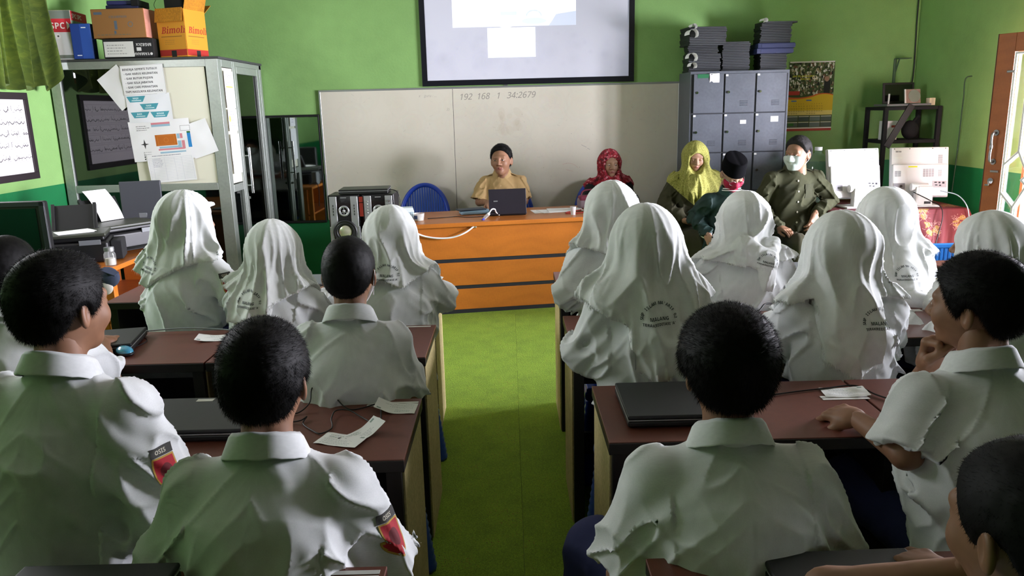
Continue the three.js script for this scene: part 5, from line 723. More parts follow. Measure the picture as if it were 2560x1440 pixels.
  wire('computer_cable', 'black cable hanging from the right computer over the red cloth', [[3.36, 0.86, -6.42], [3.45, 0.8, -6.32], [3.5, 0.755, -6.24], [3.5, 0.68, -6.2], [3.47, 0.55, -6.18], [3.44, 0.42, -6.17]], 0.004, M.cable);
  wire('computer_cable', 'pale blue-grey cable hanging from the right computer beside the red cloth', [[3.56, 0.87, -6.38], [3.66, 0.84, -6.3], [3.7, 0.76, -6.22], [3.73, 0.6, -6.2], [3.76, 0.5, -6.2], [3.76, 0.2, -6.2]], 0.0045, std(0x9db4c4, 0.5));
  const wg = thing('water_gallon', 'clear greenish water gallon bottle behind the man with the white mask', 'bottle', [2.72, 0.745, -6.86]); part(wg, 'bottle', lathe([[0, 0], [0.09, 0], [0.1, 0.02], [0.1, 0.22], [0.105, 0.24], [0.1, 0.26], [0.1, 0.34], [0.07, 0.4], [0.03, 0.43], [0.03, 0.46], [0, 0.46]], 32), phy(0xdff3e6, 0.05, { transmission: 0.9, thickness: 0 })); part(wg, 'bottle_cap', cyl(0.032, 0.032, 0.03, 0, 0.465, 0, 20), M.whitePlastic);
}
// ---------- people ----------
const SKIN = [0.26, 0.125, 0.068];
// head about the middle of its height, looking to -z
const headField = union([
  [ell([0, 0.028, 0.014], [0.075, 0.086, 0.094]), 0], [ell([0, -0.03, -0.026], [0.058, 0.074, 0.06]), 0.04], [ell([0, -0.086, -0.062], [0.02, 0.018, 0.018]), 0.035],
  [ell([0.034, -0.024, -0.06], [0.024, 0.026, 0.022]), 0.025], [ell([-0.034, -0.024, -0.06], [0.024, 0.026, 0.022]), 0.025],
  [cap([-0.036, 0.026, -0.074], [0.036, 0.026, -0.074], 0.011, 0.011), 0.02],
  [ell([0.03, 0.005, -0.098], [0.017, 0.012, 0.017]), 0.012, 1], [ell([-0.03, 0.005, -0.098], [0.017, 0.012, 0.017]), 0.012, 1],
  [ell([0.03, 0.004, -0.0765], [0.0135, 0.0105, 0.0125]), 0.003], [ell([-0.03, 0.004, -0.0765], [0.0135, 0.0105, 0.0125]), 0.003],
  [cap([0, 0.014, -0.086], [0, -0.026, -0.106], 0.0075, 0.0115), 0.012], [ell([0.0125, -0.03, -0.094], [0.009, 0.008, 0.011]), 0.008], [ell([-0.0125, -0.03, -0.094], [0.009, 0.008, 0.011]), 0.008],
  [cap([-0.02, -0.0595, -0.079], [0, -0.055, -0.0875], 0.0038, 0.0055), 0.006], [cap([0.02, -0.0595, -0.079], [0, -0.055, -0.0875], 0.0038, 0.0055), 0.005], [cap([-0.014, -0.0665, -0.0815], [0.014, -0.0665, -0.0815], 0.0052, 0.0052), 0.005],
  [ell([0.077, -0.004, 0.014], [0.009, 0.031, 0.019], new THREE.Matrix4().makeRotationY(0.45)), 0.006], [ell([-0.077, -0.004, 0.014], [0.009, 0.031, 0.019], new THREE.Matrix4().makeRotationY(-0.45)), 0.006],
  [ell([0.086, -0.002, 0.008], [0.006, 0.018, 0.009]), 0.006, 1], [ell([-0.086, -0.002, 0.008], [0.006, 0.018, 0.009]), 0.006, 1],
  [cap([0, -0.06, 0.024], [0, -0.15, 0.034], 0.05, 0.054), 0.025],
]);
const headGeo = skin(headField, [-0.105, -0.19, -0.135], [0.105, 0.125, 0.125], 0.0046, 0.015);
// a right hand: wrist at 0, fingers to -y, palm to -z, thumb to -x
function handField(curl, thumbIn, spread = 1) {
  const L = [], xs = [-0.03, -0.0105, 0.009, 0.0275], len = [0.92, 1.03, 0.96, 0.76];
  L.push([capS([0, 0.01, 0], [0, -0.03, 0], 0.026, 0.032, [1, 1, 1.35]), 0]);
  for (let i = 0; i < 4; i++) {
    const kx = xs[i] * 1.12 * spread, K = [kx, -0.088 + Math.abs(i - 1.2) * 0.004, 0]; L.push([cap([xs[i] * 0.7, -0.02, 0], K, 0.0135, 0.0125), 0.016]);
    let p = K, a = 0; const seg = [0.043, 0.027, 0.022], c = Array.isArray(curl) ? curl[i] : curl, rad = [0.0102, 0.0092, 0.0084, 0.0074];
    for (let s = 0; s < 3; s++) { a += c * [0.8, 1.05, 0.75][s]; const q = [p[0] + (xs[i] > 0 ? 0.02 : -0.01) * (spread - 1) * 0.5, p[1] - Math.cos(a) * seg[s] * len[i], p[2] - Math.sin(a) * seg[s] * len[i]]; L.push([cap(p, q, rad[s], rad[s + 1]), s ? 0.003 : 0.006]); p = q; }
  }
  const t0 = [-0.022, -0.024, -0.006], t1 = [-0.046, -0.052, -0.018 - thumbIn * 0.012], t2 = [-0.05 + thumbIn * 0.018, -0.083, -0.03 - thumbIn * 0.016], t3 = [-0.048 + thumbIn * 0.034, -0.105, -0.036 - thumbIn * 0.016];
  L.push([cap(t0, t1, 0.0155, 0.013), 0.014], [cap(t1, t2, 0.0115, 0.0105), 0.005], [cap(t2, t3, 0.0105, 0.0085), 0.003]);
  return union(L);
}
const handGeos = {};
for (const [n, c, t] of [['relax', [0.3, 0.36, 0.42, 0.5], 0.3], ['flat', [0.1, 0.12, 0.14, 0.2], 0], ['curl', [0.75, 0.85, 0.95, 1.05], 0.7], ['fist', [1.5, 1.55, 1.55, 1.5], 1.2]]) handGeos[n] = skin(handField(c, t), [-0.075, -0.205, -0.1], [0.055, 0.045, 0.035], 0.0042, 0.012);
function mirrored(g) { const m = g.clone(), p = m.attributes.position, n = m.attributes.normal; for (let i = 0; i < p.count; i++) { p.setX(i, -p.getX(i)); n.setX(i, -n.getX(i)); } const ix = m.index.array; for (let i = 0; i < ix.length; i += 3) { const t = ix[i]; ix[i] = ix[i + 1]; ix[i + 1] = t; } return m; }
const eyeWhite = std(0xd9d4cc, 0.25), eyeDark = std(0x1a0f0a, 0.15), browMat = std(0x14100e, 0.9);
const eyeGeo = sph(0.0108, 0, 0, 0, 1, 0.62, 1, 12, 8), irisGeo = sph(0.0058, 0, 0, -0.0062, 1, 0.95, 0.9, 10, 8);
// hair in head axes
function hairGeo(o, sd) {
  seed = sd; const { top = 0.016, fluff = 0.004, nape = -0.062, side = -0.012, front = 0.052, n = 2400, len = 0.02, puff = 0 } = o;
  const line = (z) => z < -0.012 ? mix(side - 0.014, front, sstep(0.012, 0.07, -z)) : z < 0.03 ? mix(side - 0.014, side + 0.012, sstep(-0.012, 0.012, z)) : mix(side + 0.012, nape, sstep(0.03, 0.075, z));
  const f = (x, y, z) => { let d = ell([0, 0.03 + top * 0.35, 0.014], [0.075 + top * (0.75 + puff), 0.086 + top, 0.094 + top])(x, y, z); const low = ell([0, 0.0, 0.035], [0.07 + top * 0.4, 0.085, 0.078])(x, y, z); d = smin(d, low, 0.02); const up = y - line(z) + 0.004 * N3(x * 90, y * 20, z * 90 + sd); d += (top * 0.8) * (1 - sstep(0, 0.032, up)); if (d < 0.03) d -= fluff * N3(x * 75 + sd, y * 60, z * 75) + fluff * 1.2 * N3(x * 30, y * 30 + sd, z * 30); return smax(d, (line(z) - y) * 0.8, 0.012); };
  const base = skin(f, [-0.13, -0.1, -0.14], [0.13, 0.17, 0.155], 0.006, 0.02), p = base.attributes.position, nn = base.attributes.normal, pos = [], nor = [];
  for (let k = 0; k < n; k++) {
    const i = Math.floor(rnd() * p.count), P = V(p.getX(i), p.getY(i), p.getZ(i)), Nn = V(nn.getX(i), nn.getY(i), nn.getZ(i)); 
    const d = Nn.clone().multiplyScalar(0.5).add(V(rr(-0.35, 0.35), P.y > 0.07 ? rr(-0.2, 0.2) : rr(-1, -0.3), P.y > 0.07 ? rr(-0.9, 0.5) : rr(-0.25, 0.3))).normalize(), l = len * rr(0.5, 1.15), s = V().crossVectors(d, V(rr(-1, 1), rr(-1, 1), rr(-1, 1))).normalize().multiplyScalar(0.00045), t = V().crossVectors(d, s).normalize().multiplyScalar(0.00045);
    P.addScaledVector(Nn, -0.003); const A = P.clone().add(s), Bq = P.clone().addScaledVector(s, -0.5).add(t), C = P.clone().addScaledVector(s, -0.5).sub(t), tip = P.clone().addScaledVector(d, l).add(V(0, -l * 0.15, 0));
    for (const [a, b] of [[A, Bq], [Bq, C], [C, A]]) for (const q of [a, b, tip]) { pos.push(q.x, q.y, q.z); const m = q.clone().sub(P).addScaledVector(Nn, 0.002).normalize(); nor.push(m.x, m.y, m.z); }
  }
  const g = new THREE.BufferGeometry(); g.setAttribute('position', new THREE.Float32BufferAttribute(pos, 3)); g.setAttribute('normal', new THREE.Float32BufferAttribute(nor, 3));
  return mergeGeometries([clean(base), clean(g)]);
}
const HAIR = { short: hairGeo({ top: 0.012, fluff: 0.0008, n: 12000, len: 0.008, nape: -0.066 }, 11), full: hairGeo({ top: 0.024, fluff: 0.0012, n: 22000, len: 0.015, nape: -0.075, puff: 0.3 }, 23), tuft: hairGeo({ top: 0.02, fluff: 0.001, n: 20000, len: 0.013, nape: -0.072 }, 37), man: hairGeo({ top: 0.015, fluff: 0.0022, n: 12000, len: 0.012, nape: -0.06, front: 0.082, side: 0.016 }, 41) };
const hairBlack = phy(0x080707, 0.6, { specularIntensity: 0.35 }), hairGrey = phy(0x2e2c2c, 0.7, { specularIntensity: 0.4 });
const shirtWhite = std(0xe8eaea, 0.85, { map: T.cloth, bumpMap: T.weave, bumpScale: 0.00012 }), hijabWhite = std(0xe9ebe8, 0.9, { map: T.cloth, bumpMap: T.weave, bumpScale: 0.00012 });
const trousers = std(0x1d2450, 0.9, { map: T.cloth });
const ridge = (n) => { const r = 1 - Math.abs(n) * 2.2; return r > 0 ? r * r * (0.4 + 0.6 * r) : 0; };
const textTex = canvasTex(512, 320, (c) => {
  c.clearRect(0, 0, 512, 320); c.fillStyle = '#23302f'; c.textAlign = 'center'; c.font = 'bold 50px sans-serif';
  const s = "SMP ISLAM MA'ARIF 02", R = 196, n = s.length; for (let i = 0; i < n; i++) { const a = -Math.PI / 2 + (i - (n - 1) / 2) * 0.155; c.save(); c.translate(256 + Math.cos(a) * R, 236 + Math.sin(a) * R * 0.92); c.rotate(a + Math.PI / 2); c.fillText(s[i], 0, 0); c.restore(); }
  c.font = 'bold 58px sans-serif'; c.fillText('MALANG', 256, 236); c.font = 'bold 47px sans-serif'; c.fillText("TERAKREDITASI 'A'", 256, 296);
});
const textMat = std(0xffffff, 0.8, { map: textTex, transparent: true });
const badgeTex = canvasTex(128, 192, (c) => { c.clearRect(0, 0, 128, 192); c.fillStyle = '#3b3a36'; c.fillRect(8, 4, 112, 40); c.fillStyle = '#c9c4b0'; c.font = 'bold 26px sans-serif'; c.fillText('OSIS', 30, 34); c.beginPath(); c.moveTo(14, 50); c.lineTo(114, 50); c.lineTo(114, 130); c.quadraticCurveTo(106, 168, 64, 188); c.quadraticCurveTo(22, 168, 14, 130); c.closePath(); c.fillStyle = '#b01e2c'; c.fill(); c.lineWidth = 7; c.strokeStyle = '#b8933a'; c.stroke(); c.fillStyle = '#6d1a22'; c.beginPath(); c.ellipse(64, 108, 26, 34, 0, 0, 7); c.fill(); });
const badgeMat = std(0xffffff, 0.8, { map: badgeTex, transparent: true });

function person(o) {
  const { h, seat = 0.44, lean = 0.08, side = 0, sw = 0.15, girth = 1, sd = 1 } = o;
  const g = thing('person', o.label, 'person', [o.at[0], 0, o.at[1]], o.yaw || 0, o.group);
  const pel = [0, seat + 0.1, 0.0], N = [side, h - 0.265, -lean], S = (s) => [side + s * sw, h - 0.33 + (o.shrug || 0), -lean * 0.85 + 0.01];
  const mid = [side * 0.5, mix(pel[1], N[1], 0.55), -lean * 0.45 + 0.015 + (o.hunch || 0)];
  const hd = o.head || {}, hs = o.hs || 1, hp = [N[0] + (hd.dx || 0), h - 0.112 * hs, N[2] - 0.03 + (hd.dz || 0)];
  const hm = new THREE.Matrix4().makeRotationFromEuler(new THREE.Euler(hd.pitch || 0, hd.yaw || 0, hd.roll || 0, 'YXZ')).scale(V(hs, hs, hs)).setPosition(...hp);
  const arm = (s) => { const a = (s > 0 ? o.right : o.left) || {}; return { s: S(s), e: a.e || [s * (sw + 0.075), h - 0.52, -lean - 0.12], w: a.w || [s * 0.1, 0.79, -lean - 0.34], hand: a.hand || 'relax', f: a.f || [-s * 0.3, -0.12, -1], p: a.p || [0, -1, 0] }; };
  const A = [arm(1), arm(-1)];
  // --- the body, one skin
  const B = [[capS(pel, mid, 0.11 * girth, 0.13 * girth, [1, 1, 1.35]), 0], [capS(mid, [N[0], N[1] - 0.1, N[2] + 0.02], 0.135 * girth, 0.11, [1, 1, 1.3]), 0.06], [cap(S(-0.8), S(0.8), 0.05, 0.05), 0.07], [cap([N[0], N[1] - 0.06, N[2] + 0.01], [hp[0], hp[1] - 0.06, hp[2] + 0.03], 0.052, 0.047), 0.04]];
  for (const a of A) B.push([cap(a.s, a.e, 0.044, 0.037), 0.03], [cap(a.e, a.w, 0.037, 0.025), 0.015]);
  const legs = [-1, 1].map((s) => { const L = (s > 0 ? o.legR : o.legL) || {}; return { hip: [s * 0.07, seat + 0.06, -0.05], k: L.k || [s * 0.12, seat + 0.08, -0.42], a: L.a || [s * 0.12, 0.075, -0.4] }; });
  for (const l of legs) B.push([cap(l.hip, l.k, 0.055, 0.048), 0.03], [cap(l.k, l.a, 0.05, 0.034), 0.02], [cap([l.a[0], 0.035, l.a[2] + 0.04], [l.a[0], 0.03, l.a[2] - 0.13], 0.034, 0.026), 0.03]);
  const all = [pel, N, hp, ...A.flatMap((a) => [a.s, a.e, a.w]), ...legs.flatMap((l) => [l.k, l.a])];
  const lo = [0, 1, 2].map((i) => Math.min(...all.map((p) => p[i])) - 0.2), hi = [0, 1, 2].map((i) => Math.max(...all.map((p) => p[i])) + 0.2); lo[1] = -0.01; hi[1] = hp[1] + 0.02;
  const bits = [skin(union(B), lo, hi, 0.015, 0.02), headGeo.clone().applyMatrix4(hm)];
  for (const [i, a] of A.entries()) {
    const Y = V(...a.f).normalize().negate(), Z = V(...a.p).negate(); Z.addScaledVector(Y, -Z.dot(Y)).normalize(); const X = V().crossVectors(Y, Z);
    bits.push((i ? mirrored(handGeos[a.hand]) : handGeos[a.hand].clone()).applyMatrix4(new THREE.Matrix4().makeBasis(X, Y, Z).setPosition(...a.w)));
  }
  const bg = mergeGeometries(bits.map((b) => b)), c = new Float32Array(bg.attributes.position.count * 3), inv = hm.clone().invert(), q = V();
  const tone = o.skin || SKIN;
  for (let i = 0; i < bg.attributes.position.count; i++) { // lips are redder than the rest of the skin
    q.fromBufferAttribute(bg.attributes.position, i).applyMatrix4(inv); const lip = q.z < -0.07 && Math.abs(q.x) < 0.022 && Math.abs(q.y + 0.0605) < 0.0105 ? 1 : 0, n = 1 + 0.12 * N3(q.x * 60, q.y * 60, q.z * 60);
    c[3 * i] = tone[0] * n * (lip ? 0.85 : 1); c[3 * i + 1] = tone[1] * n * (lip ? 0.55 : 1); c[3 * i + 2] = tone[2] * n * (lip ? 0.7 : 1);
  }
  bg.setAttribute('color', new THREE.BufferAttribute(c, 3)); part(g, 'body', bg, skinMat);
  const head = (name, geo, mat, label) => { const m = part(g, name, geo, mat, label); m.applyMatrix4(hm); return m; };
  if (o.eyes) { for (const s of [-1, 1]) { const e = head('eye', eyeGeo, eyeWhite); e.position.copy(V(s * 0.03, 0.003, -0.0795).applyMatrix4(hm)); const ir = part(e, 'iris', irisGeo, eyeDark); ir.rotation.y = o.eyes[0]; ir.rotation.x = o.eyes[1]; } }
  if (o.brows !== false) for (const s of [-1, 1]) head('eyebrow', tube([[s * 0.013, 0.023, -0.0865], [s * 0.03, 0.0285, -0.083], [s * 0.047, 0.022, -0.071]], 0.0035, 10, 5), browMat);
  // --- shirt: loose cloth round trunk and arms, with folds
  const W = o.wear || {}, long = W.long, ease = W.ease ?? 0.018, Lq = [[capS([pel[0], (W.hem ?? seat + 0.06) - 0.06, pel[2] + 0.01], mid, (0.158 + ease) * girth, (0.142 + ease) * girth, [1, 1, 1.2]), 0], [capS(mid, [N[0], N[1] - 0.11, N[2] + 0.015], (0.142 + ease) * girth, 0.125 + ease * 0.5, [1, 1, 1.25]), 0.07], [cap(S(-0.88), S(0.88), 0.058, 0.058), 0.06], [cap([N[0], N[1] - 0.05, N[2] + 0.01], [N[0], N[1] + 0.005, N[2] + 0.004], 0.075, 0.058), 0.04]];
  const bores = [], trunk = union(Lq.slice());
  for (const a of A) {
    const dir = V(...a.e).sub(V(...a.s)), u = (t) => [a.s[0] + dir.x * t, a.s[1] + dir.y * t, a.s[2] + dir.z * t];
    if (long) { Lq.push([cap(a.s, a.e, 0.064, 0.056), 0.045], [cap(a.e, mix3(a.e, a.w, 0.9), 0.056, 0.043), 0.02]); }
    else { const t = W.sleeve || 0.86, e = u(t), dn = dir.clone().normalize(), tubeF = cap(a.s, u(t + 0.05), 0.068, 0.079), bore = cap(u(t - 0.16), u(t + 0.4), 0.052, 0.062);
      Lq.push([(x, y, z) => { const d = tubeF(x, y, z), s = (x - e[0]) * dn.x + (y - e[1]) * dn.y + (z - e[2]) * dn.z; return smax(d, s, 0.008); }, 0.024]); bores.push(bore); }
  }
  const base = union(Lq), hem = W.hem ?? seat + 0.06, fa = W.folds ?? 1;
  const shirt = (x, y, z) => {
    let d = base(x, y, z);
    if (d < 0.05 && d > -0.06) {
      const k = sstep(N[1] - 0.02, N[1] - 0.22, y), off = Math.abs(x - side) > sw * 0.92 ? 1 : 0;
      const w = 0.3 * N3(x * 3 + sd, y * 3, z * 3), n1 = N3(x * 6.5 + w * 3 + sd * 7.3, y * 1.7 + x * 1.2, z * 6.5), n2 = N3((x + y * 0.8) * 5.5 + w + sd * 3.1, (x - y) * 2.1, z * 5 + sd), n3 = N3((x * Math.sign(x - side) + y * 0.9) * 12 + w * 2 + sd, (x - y) * 3.2, z * 9);
      d -= fa * (k * (0.017 * ridge(n1) + 0.019 * ridge(n2) - 0.01) + (0.004 + 0.009 * off) * ridge(n3) - 0.002);
    }
    for (const b of bores) { const v = b(x, y, z); if (v < 0.03) d = smax(d, -Math.max(v, 0.015 - trunk(x, y, z)), 0.006); }
    d = smax(d, hem - y + 0.012 * N3(x * 6, sd, z * 6), 0.01);
    return d;
  };
  const wl = [Math.min(...A.map((a) => Math.min(a.s[0], a.e[0], long ? a.w[0] : 9))) - 0.12, hem - 0.05, Math.min(...A.map((a) => Math.min(a.s[2], a.e[2], long ? a.w[2] : 9))) - 0.17], wh = [Math.max(...A.map((a) => Math.max(a.s[0], a.e[0], long ? a.w[0] : -9))) + 0.12, N[1] + 0.1, 0.2];
  wl[0] = Math.min(wl[0], -0.26 * girth); wh[0] = Math.max(wh[0], 0.26 * girth);
  part(g, W.name || 'shirt', skin(shirt, wl, wh, o.fine || 0.009, 0.03), W.mat || shirtWhite, W.label);
  // --- collar turned down round the neck
  if (W.collar !== false) {
    const prof = [[0.055, -0.05], [0.061, 0.0], [0.0595, 0.02], [0.064, 0.027], [0.071, 0.018], [0.088, -0.026], [0.0865, -0.029]].map((p) => new THREE.Vector2(p[0], p[1]));
    const cg = new THREE.LatheGeometry(prof, 36, -2.75, 5.5), p = cg.attributes.position; for (let i = 0; i < p.count; i++) { const z = p.getZ(i), x = p.getX(i); p.setXYZ(i, x * 1.04, p.getY(i) + z * 0.32 - 0.004 + 0.003 * N3(x * 40, sd, z * 40), z * 1.06); } cg.computeVertexNormals();
    const cm = part(g, 'collar', cg, W.collarMat || new THREE.MeshStandardMaterial({ ...{ color: (W.mat || shirtWhite).color, map: T.cloth, roughness: 0.85 }, side: THREE.DoubleSide })); cm.position.set(N[0], N[1] + 0.035, N[2] + 0.006); cm.rotation.set(o.collarTilt ?? -0.12, 0, 0);
  }
  // --- trousers or skirt
  { const Q = [[capS([0, seat + 0.05, -0.02], [0, seat + 0.06, -0.02], 0.115 * girth, 0.11 * girth, [1, 1, 1.1]), 0]];
    for (const l of legs) Q.push([cap(l.hip, l.k, 0.075, 0.07), 0.05], [cap(l.k, [l.a[0], l.a[1] + 0.03, l.a[2]], 0.07, 0.056), 0.02]);
    if (o.skirt) Q.push([cap(mix3(legs[0].k, legs[1].k, 0.5), mix3(legs[0].a, legs[1].a, 0.5), 0.09, 0.12), 0.06], [cap([0, seat + 0.06, 0], mix3(legs[0].k, legs[1].k, 0.5), 0.1, 0.08), 0.06]);
    const qf = union(Q), tf = (x, y, z) => { let d = qf(x, y, z); if (Math.abs(d) < 0.03) d -= 0.008 * ridge(N3(x * 12 + sd, y * 6, z * 9)); return smax(d, 0.05 - y, 0.01); };
    part(g, o.skirt ? 'skirt' : 'trousers', skin(tf, [lo[0], 0.03, lo[2]], [hi[0], seat + 0.2, hi[2]], 0.016, 0.03), o.lower || trousers); }
  if (o.hair) head('hair', HAIR[o.hair], o.hairMat || hairBlack);
  // --- hijab
  let hij = null;
  if (o.hijab) {
    const H = o.hijab, iR = new THREE.Matrix4().extractRotation(hm), loc = (x, y, z) => V(x, y, z).applyMatrix4(hm).toArray();
    const fk = (H.face || 1) * hs, face = ell(loc(0, -0.018, -0.112), [0.058 * fk, 0.08 * fk, 0.066 * fk], iR), slim = H.slim || 0;
    const bk = H.back || 0.03;
    const u = union([[(x, y, z) => shirt(x, y, z) - (H.thick ?? 0.013), 0], [ell(loc(0, 0.012, 0.016), [0.1 * hs, 0.117 * hs, 0.118 * hs], iR), 0.03], [cap(loc(0, -0.01, 0.025), [N[0], N[1] - 0.08, N[2] + bk - 0.02], 0.099 - slim * 0.4, 0.158 - slim), 0.09 - slim * 1.2], [cap([N[0], N[1] - 0.07, N[2] + bk], [N[0], N[1] - 0.22, N[2] + bk + 0.01], 0.115 - slim, 0.1), 0.05], [cap(loc(0, -0.08, -0.02), [N[0], N[1] - 0.1, N[2] - 0.06], 0.075, 0.11), 0.05], ...(H.extra ? H.extra(N, loc) : [])]);
    const tip = H.tip || [0, N[1] - 0.34], sl = H.slope || 1.25, ys = H.sideY ?? N[1] - 0.16, yf = H.frontY ?? N[1] - 0.25;
    const hemY = (x, z) => { const t = sstep(-0.05, 0.03, z - N[2]), sy = ys + (H.tilt || 0) * x + (H.sideSlope || 0) * (Math.abs(x - N[0]) - 0.1), tl = tip[1] + sl * Math.abs(x - tip[0]), b = H.tw ? mix(Math.min(tl, sy), sy, sstep(H.tw - 0.004, H.tw + 0.004, Math.abs(x - tip[0]))) : Math.min(sy, tl); return mix(yf + (H.frontSlope ?? 0.9) * Math.abs(x - N[0] - (H.frontX || 0)), b, t); };
    const am = H.folds ?? 1, fr = (H.freq || 2.3) * 0.62, sw2 = H.swirl || 0;
    const tailF = H.after ? union(H.after(N, loc)) : null;
    const f0 = (x, y, z) => {
      let d = u(x, y, z);
      if (d < 0.06 && d > -0.06) {
        const dx = x - N[0], dz = z - N[2] + 0.03, ang = Math.atan2(dx, dz), dn = 0.12 + 0.88 * sstep(0, 0.24, h + 0.01 - y), w = 0.5 * N3(sd * 2.1, y * 4, ang);
        const a1 = N3(Math.sin(ang) * fr + sd * 5.7 + w * 0.5 + sw2 * y, Math.cos(ang) * fr + sw2 * y * 0.6, y * 1.3 + sd), a2 = N3(Math.sin(ang) * fr * 2.1 + sd, Math.cos(ang) * fr * 2.1 + y * 3.0, y * 3.2 + sd * 3), a3 = N3(x * 11 + sd, y * 9 + x * 6, z * 11);
        const tq = H.text ? 1 - 0.8 * Math.exp(-(((x - H.text[0]) / (H.text[2] * 0.6)) ** 2 + ((y - H.text[1]) / (H.text[2] * 0.45)) ** 2)) * (z > N[2] ? 1 : 0) : 1; d -= am * tq * (dn * (0.036 * ridge(a1) + 0.015 * ridge(a2) - 0.013) + 0.003 * a3 * dn);
      }
      if (H.tw && z > N[2] && d < 0.05) d -= 0.01 * sstep(H.tw + 0.008, H.tw - 0.006, Math.abs(x - tip[0])) * sstep(N[1] + 0.06, N[1] - 0.08, y);
      d = smax(d, -face(x, y, z), 0.012);
      d = smax(d, (hemY(x, z) - y) * 0.85 + 0.004 * N3(x * 45, y * 45, z * 45 + sd), 0.006);
      return tailF ? smin(d, tailF(x, y, z) - 0.006 * ridge(N3(x * 26 + sd, y * 7, z * 26)), 0.02) : d;
    };
    hij = f0; const ymin = Math.min(H.low ?? 9, tip[1], ys - Math.abs(H.tilt || 0) * 0.3, yf) - 0.03;
    const hl = [N[0] - 0.3, ymin, N[2] - 0.26], hh = [N[0] + 0.3, h + 0.03, N[2] + 0.26];
    const hg = skin(hij, hl, hh, H.cell || 0.0085, 0.035); part(g, H.name || 'hijab', hg, H.mat || hijabWhite, H.label);
    if (H.fringe !== false) { // frayed threads along the hem
      seed = 400 + sd; const p = hg.attributes.position, n = hg.attributes.normal, ps = [];
      for (let i = 0; i < p.count; i++) { const x = p.getX(i), y = p.getY(i), z = p.getZ(i); if (z < N[2] - 0.02 || Math.abs(hemY(x, z) - y) > 0.009 || n.getY(i) < -0.8 || rnd() > 0.8) continue; const l = rr(0.006, 0.016), dx = rr(-0.004, 0.004), ox = n.getX(i) * 0.003, oz = n.getZ(i) * 0.003; ps.push(x - 0.0011, y + 0.004, z, x + 0.0011, y + 0.004, z, x + dx + ox, y - l, z + oz + rr(0, 0.004)); }
      if (ps.length) { const fg = new THREE.BufferGeometry(); fg.setAttribute('position', new THREE.Float32BufferAttribute(ps, 3)); fg.computeVertexNormals(); part(g, 'fringe', fg, fringeMat).userData.kind = 'stuff'; }
    }
    if (H.text) { const [tx, ty, tw, roll = 0, ax = 0] = H.text; part(g, 'embroidery', patch(hij, [tx - ax * 0.4, ty, N[2] + 0.5], [ax, 0, -1], [Math.sin(roll), Math.cos(roll), 0], tw, tw * 0.625, 40, 26, 0.0035, 0.7), textMat, 'dark embroidered school lettering'); }
  }
  const badge = (s) => { const a = A[s > 0 ? 0 : 1], t = o.badge[1] || 0.4, c0 = mix3(a.s, a.e, t), f = hij && hij(c0[0] + s * 0.06, c0[1], c0[2]) < 0 ? hij : shirt; part(g, 'sleeve_badge', patch(shirt, [c0[0] + s * 0.3, c0[1], c0[2] + (o.badge[2] || 0.1)], [-s, 0, -(o.badge[2] || 0.1) * 3.3], [0, 1, 0], 0.065, 0.1, 12, 16, 0.0015), badgeMat, 'red and gold shield badge'); };
  if (o.badge) badge(o.badge[0]);
  return { g, hm, hp, N, S, A, head, shirt, hij, mid };
}
const mix3 = (a, b, t) => [mix(a[0], b[0], t), mix(a[1], b[1], t), mix(a[2], b[2], t)];
const skinMat = phy(0xffffff, 0.55, { vertexColors: true, sheen: 0.1 }), fringeMat = std(0xe9ebe8, 0.9, { side: THREE.DoubleSide });
// ---------- the cast ----------
const olive = std(0x3a3822, 0.9, { map: T.cloth }), oliveG = std(0x393b20, 0.88, { map: T.cloth }), tan = std(0xb99a68, 0.85, { map: T.cloth }), blackCloth = std(0x131214, 0.92, { map: T.cloth }), jacketGreen = std(0x0b2e29, 0.75, { map: T.cloth });
const redScarf = std(0xffffff, 0.85, { map: canvasTex(512, 512, (c) => { c.fillStyle = '#8d1526'; c.fillRect(0, 0, 512, 512); seed = 12; for (let i = 0; i < 260; i++) { const x = rr(0, 512), y = rr(0, 512), r = rr(6, 26); c.fillStyle = ['#c4566a', '#3c0b12', '#5d0d18', '#d89aa0', '#a41c30', '#2a080c'][i % 6]; for (let k = 0; k < 5; k++) { c.beginPath(); c.ellipse(x + Math.cos(k * 1.26) * r * 0.6, y + Math.sin(k * 1.26) * r * 0.6, r * 0.42, r * 0.25, k * 1.26, 0, 7); c.fill(); } } }) });
redScarf.map.wrapS = redScarf.map.wrapT = THREE.RepeatWrapping; redScarf.map.repeat.set(4.5, 4.5);
const limeScarf = std(0xffffff, 0.88, { map: canvasTex(512, 512, (c) => { c.fillStyle = '#98964a'; c.fillRect(0, 0, 512, 512); seed = 14; for (let i = 0; i < 2600; i++) { c.fillStyle = ['#77762f', '#b5b266', '#85843a', '#66672c'][i % 4]; c.beginPath(); c.ellipse(rr(0, 512), rr(0, 512), rr(2, 7), rr(1.5, 4), rr(0, 3), 0, 7); c.fill(); } }) });
limeScarf.map.wrapS = limeScarf.map.wrapT = THREE.RepeatWrapping; limeScarf.map.repeat.set(4, 4);
const maskField = (x, y, z) => smax(smax(smax(headField(x, y, z) - 0.009, y + 0.008 - 0.25 * Math.max(0, -z - 0.06), 0.006), -0.108 - y, 0.01), z + 0.022 + 0.25 * Math.abs(y + 0.05), 0.006);
const maskGeo = skin(maskField, [-0.09, -0.125, -0.135], [0.09, 0.02, 0.0], 0.005, 0.015);
const strapGeo = [-1, 1].map((s) => tube([[s * 0.062, -0.02, -0.035], [s * 0.078, 0.01, 0.0], [s * 0.084, 0.02, 0.022], [s * 0.08, -0.02, 0.03], [s * 0.068, -0.07, -0.02]], 0.0014, 20, 5));
const girlSkirt = { skirt: true };
const girl = (o) => person({ ...girlSkirt, group: 'girls in white hijabs', ...o, wear: { long: true, hem: 0.42, collar: false, ease: 0.012, ...(o.wear || {}) } });
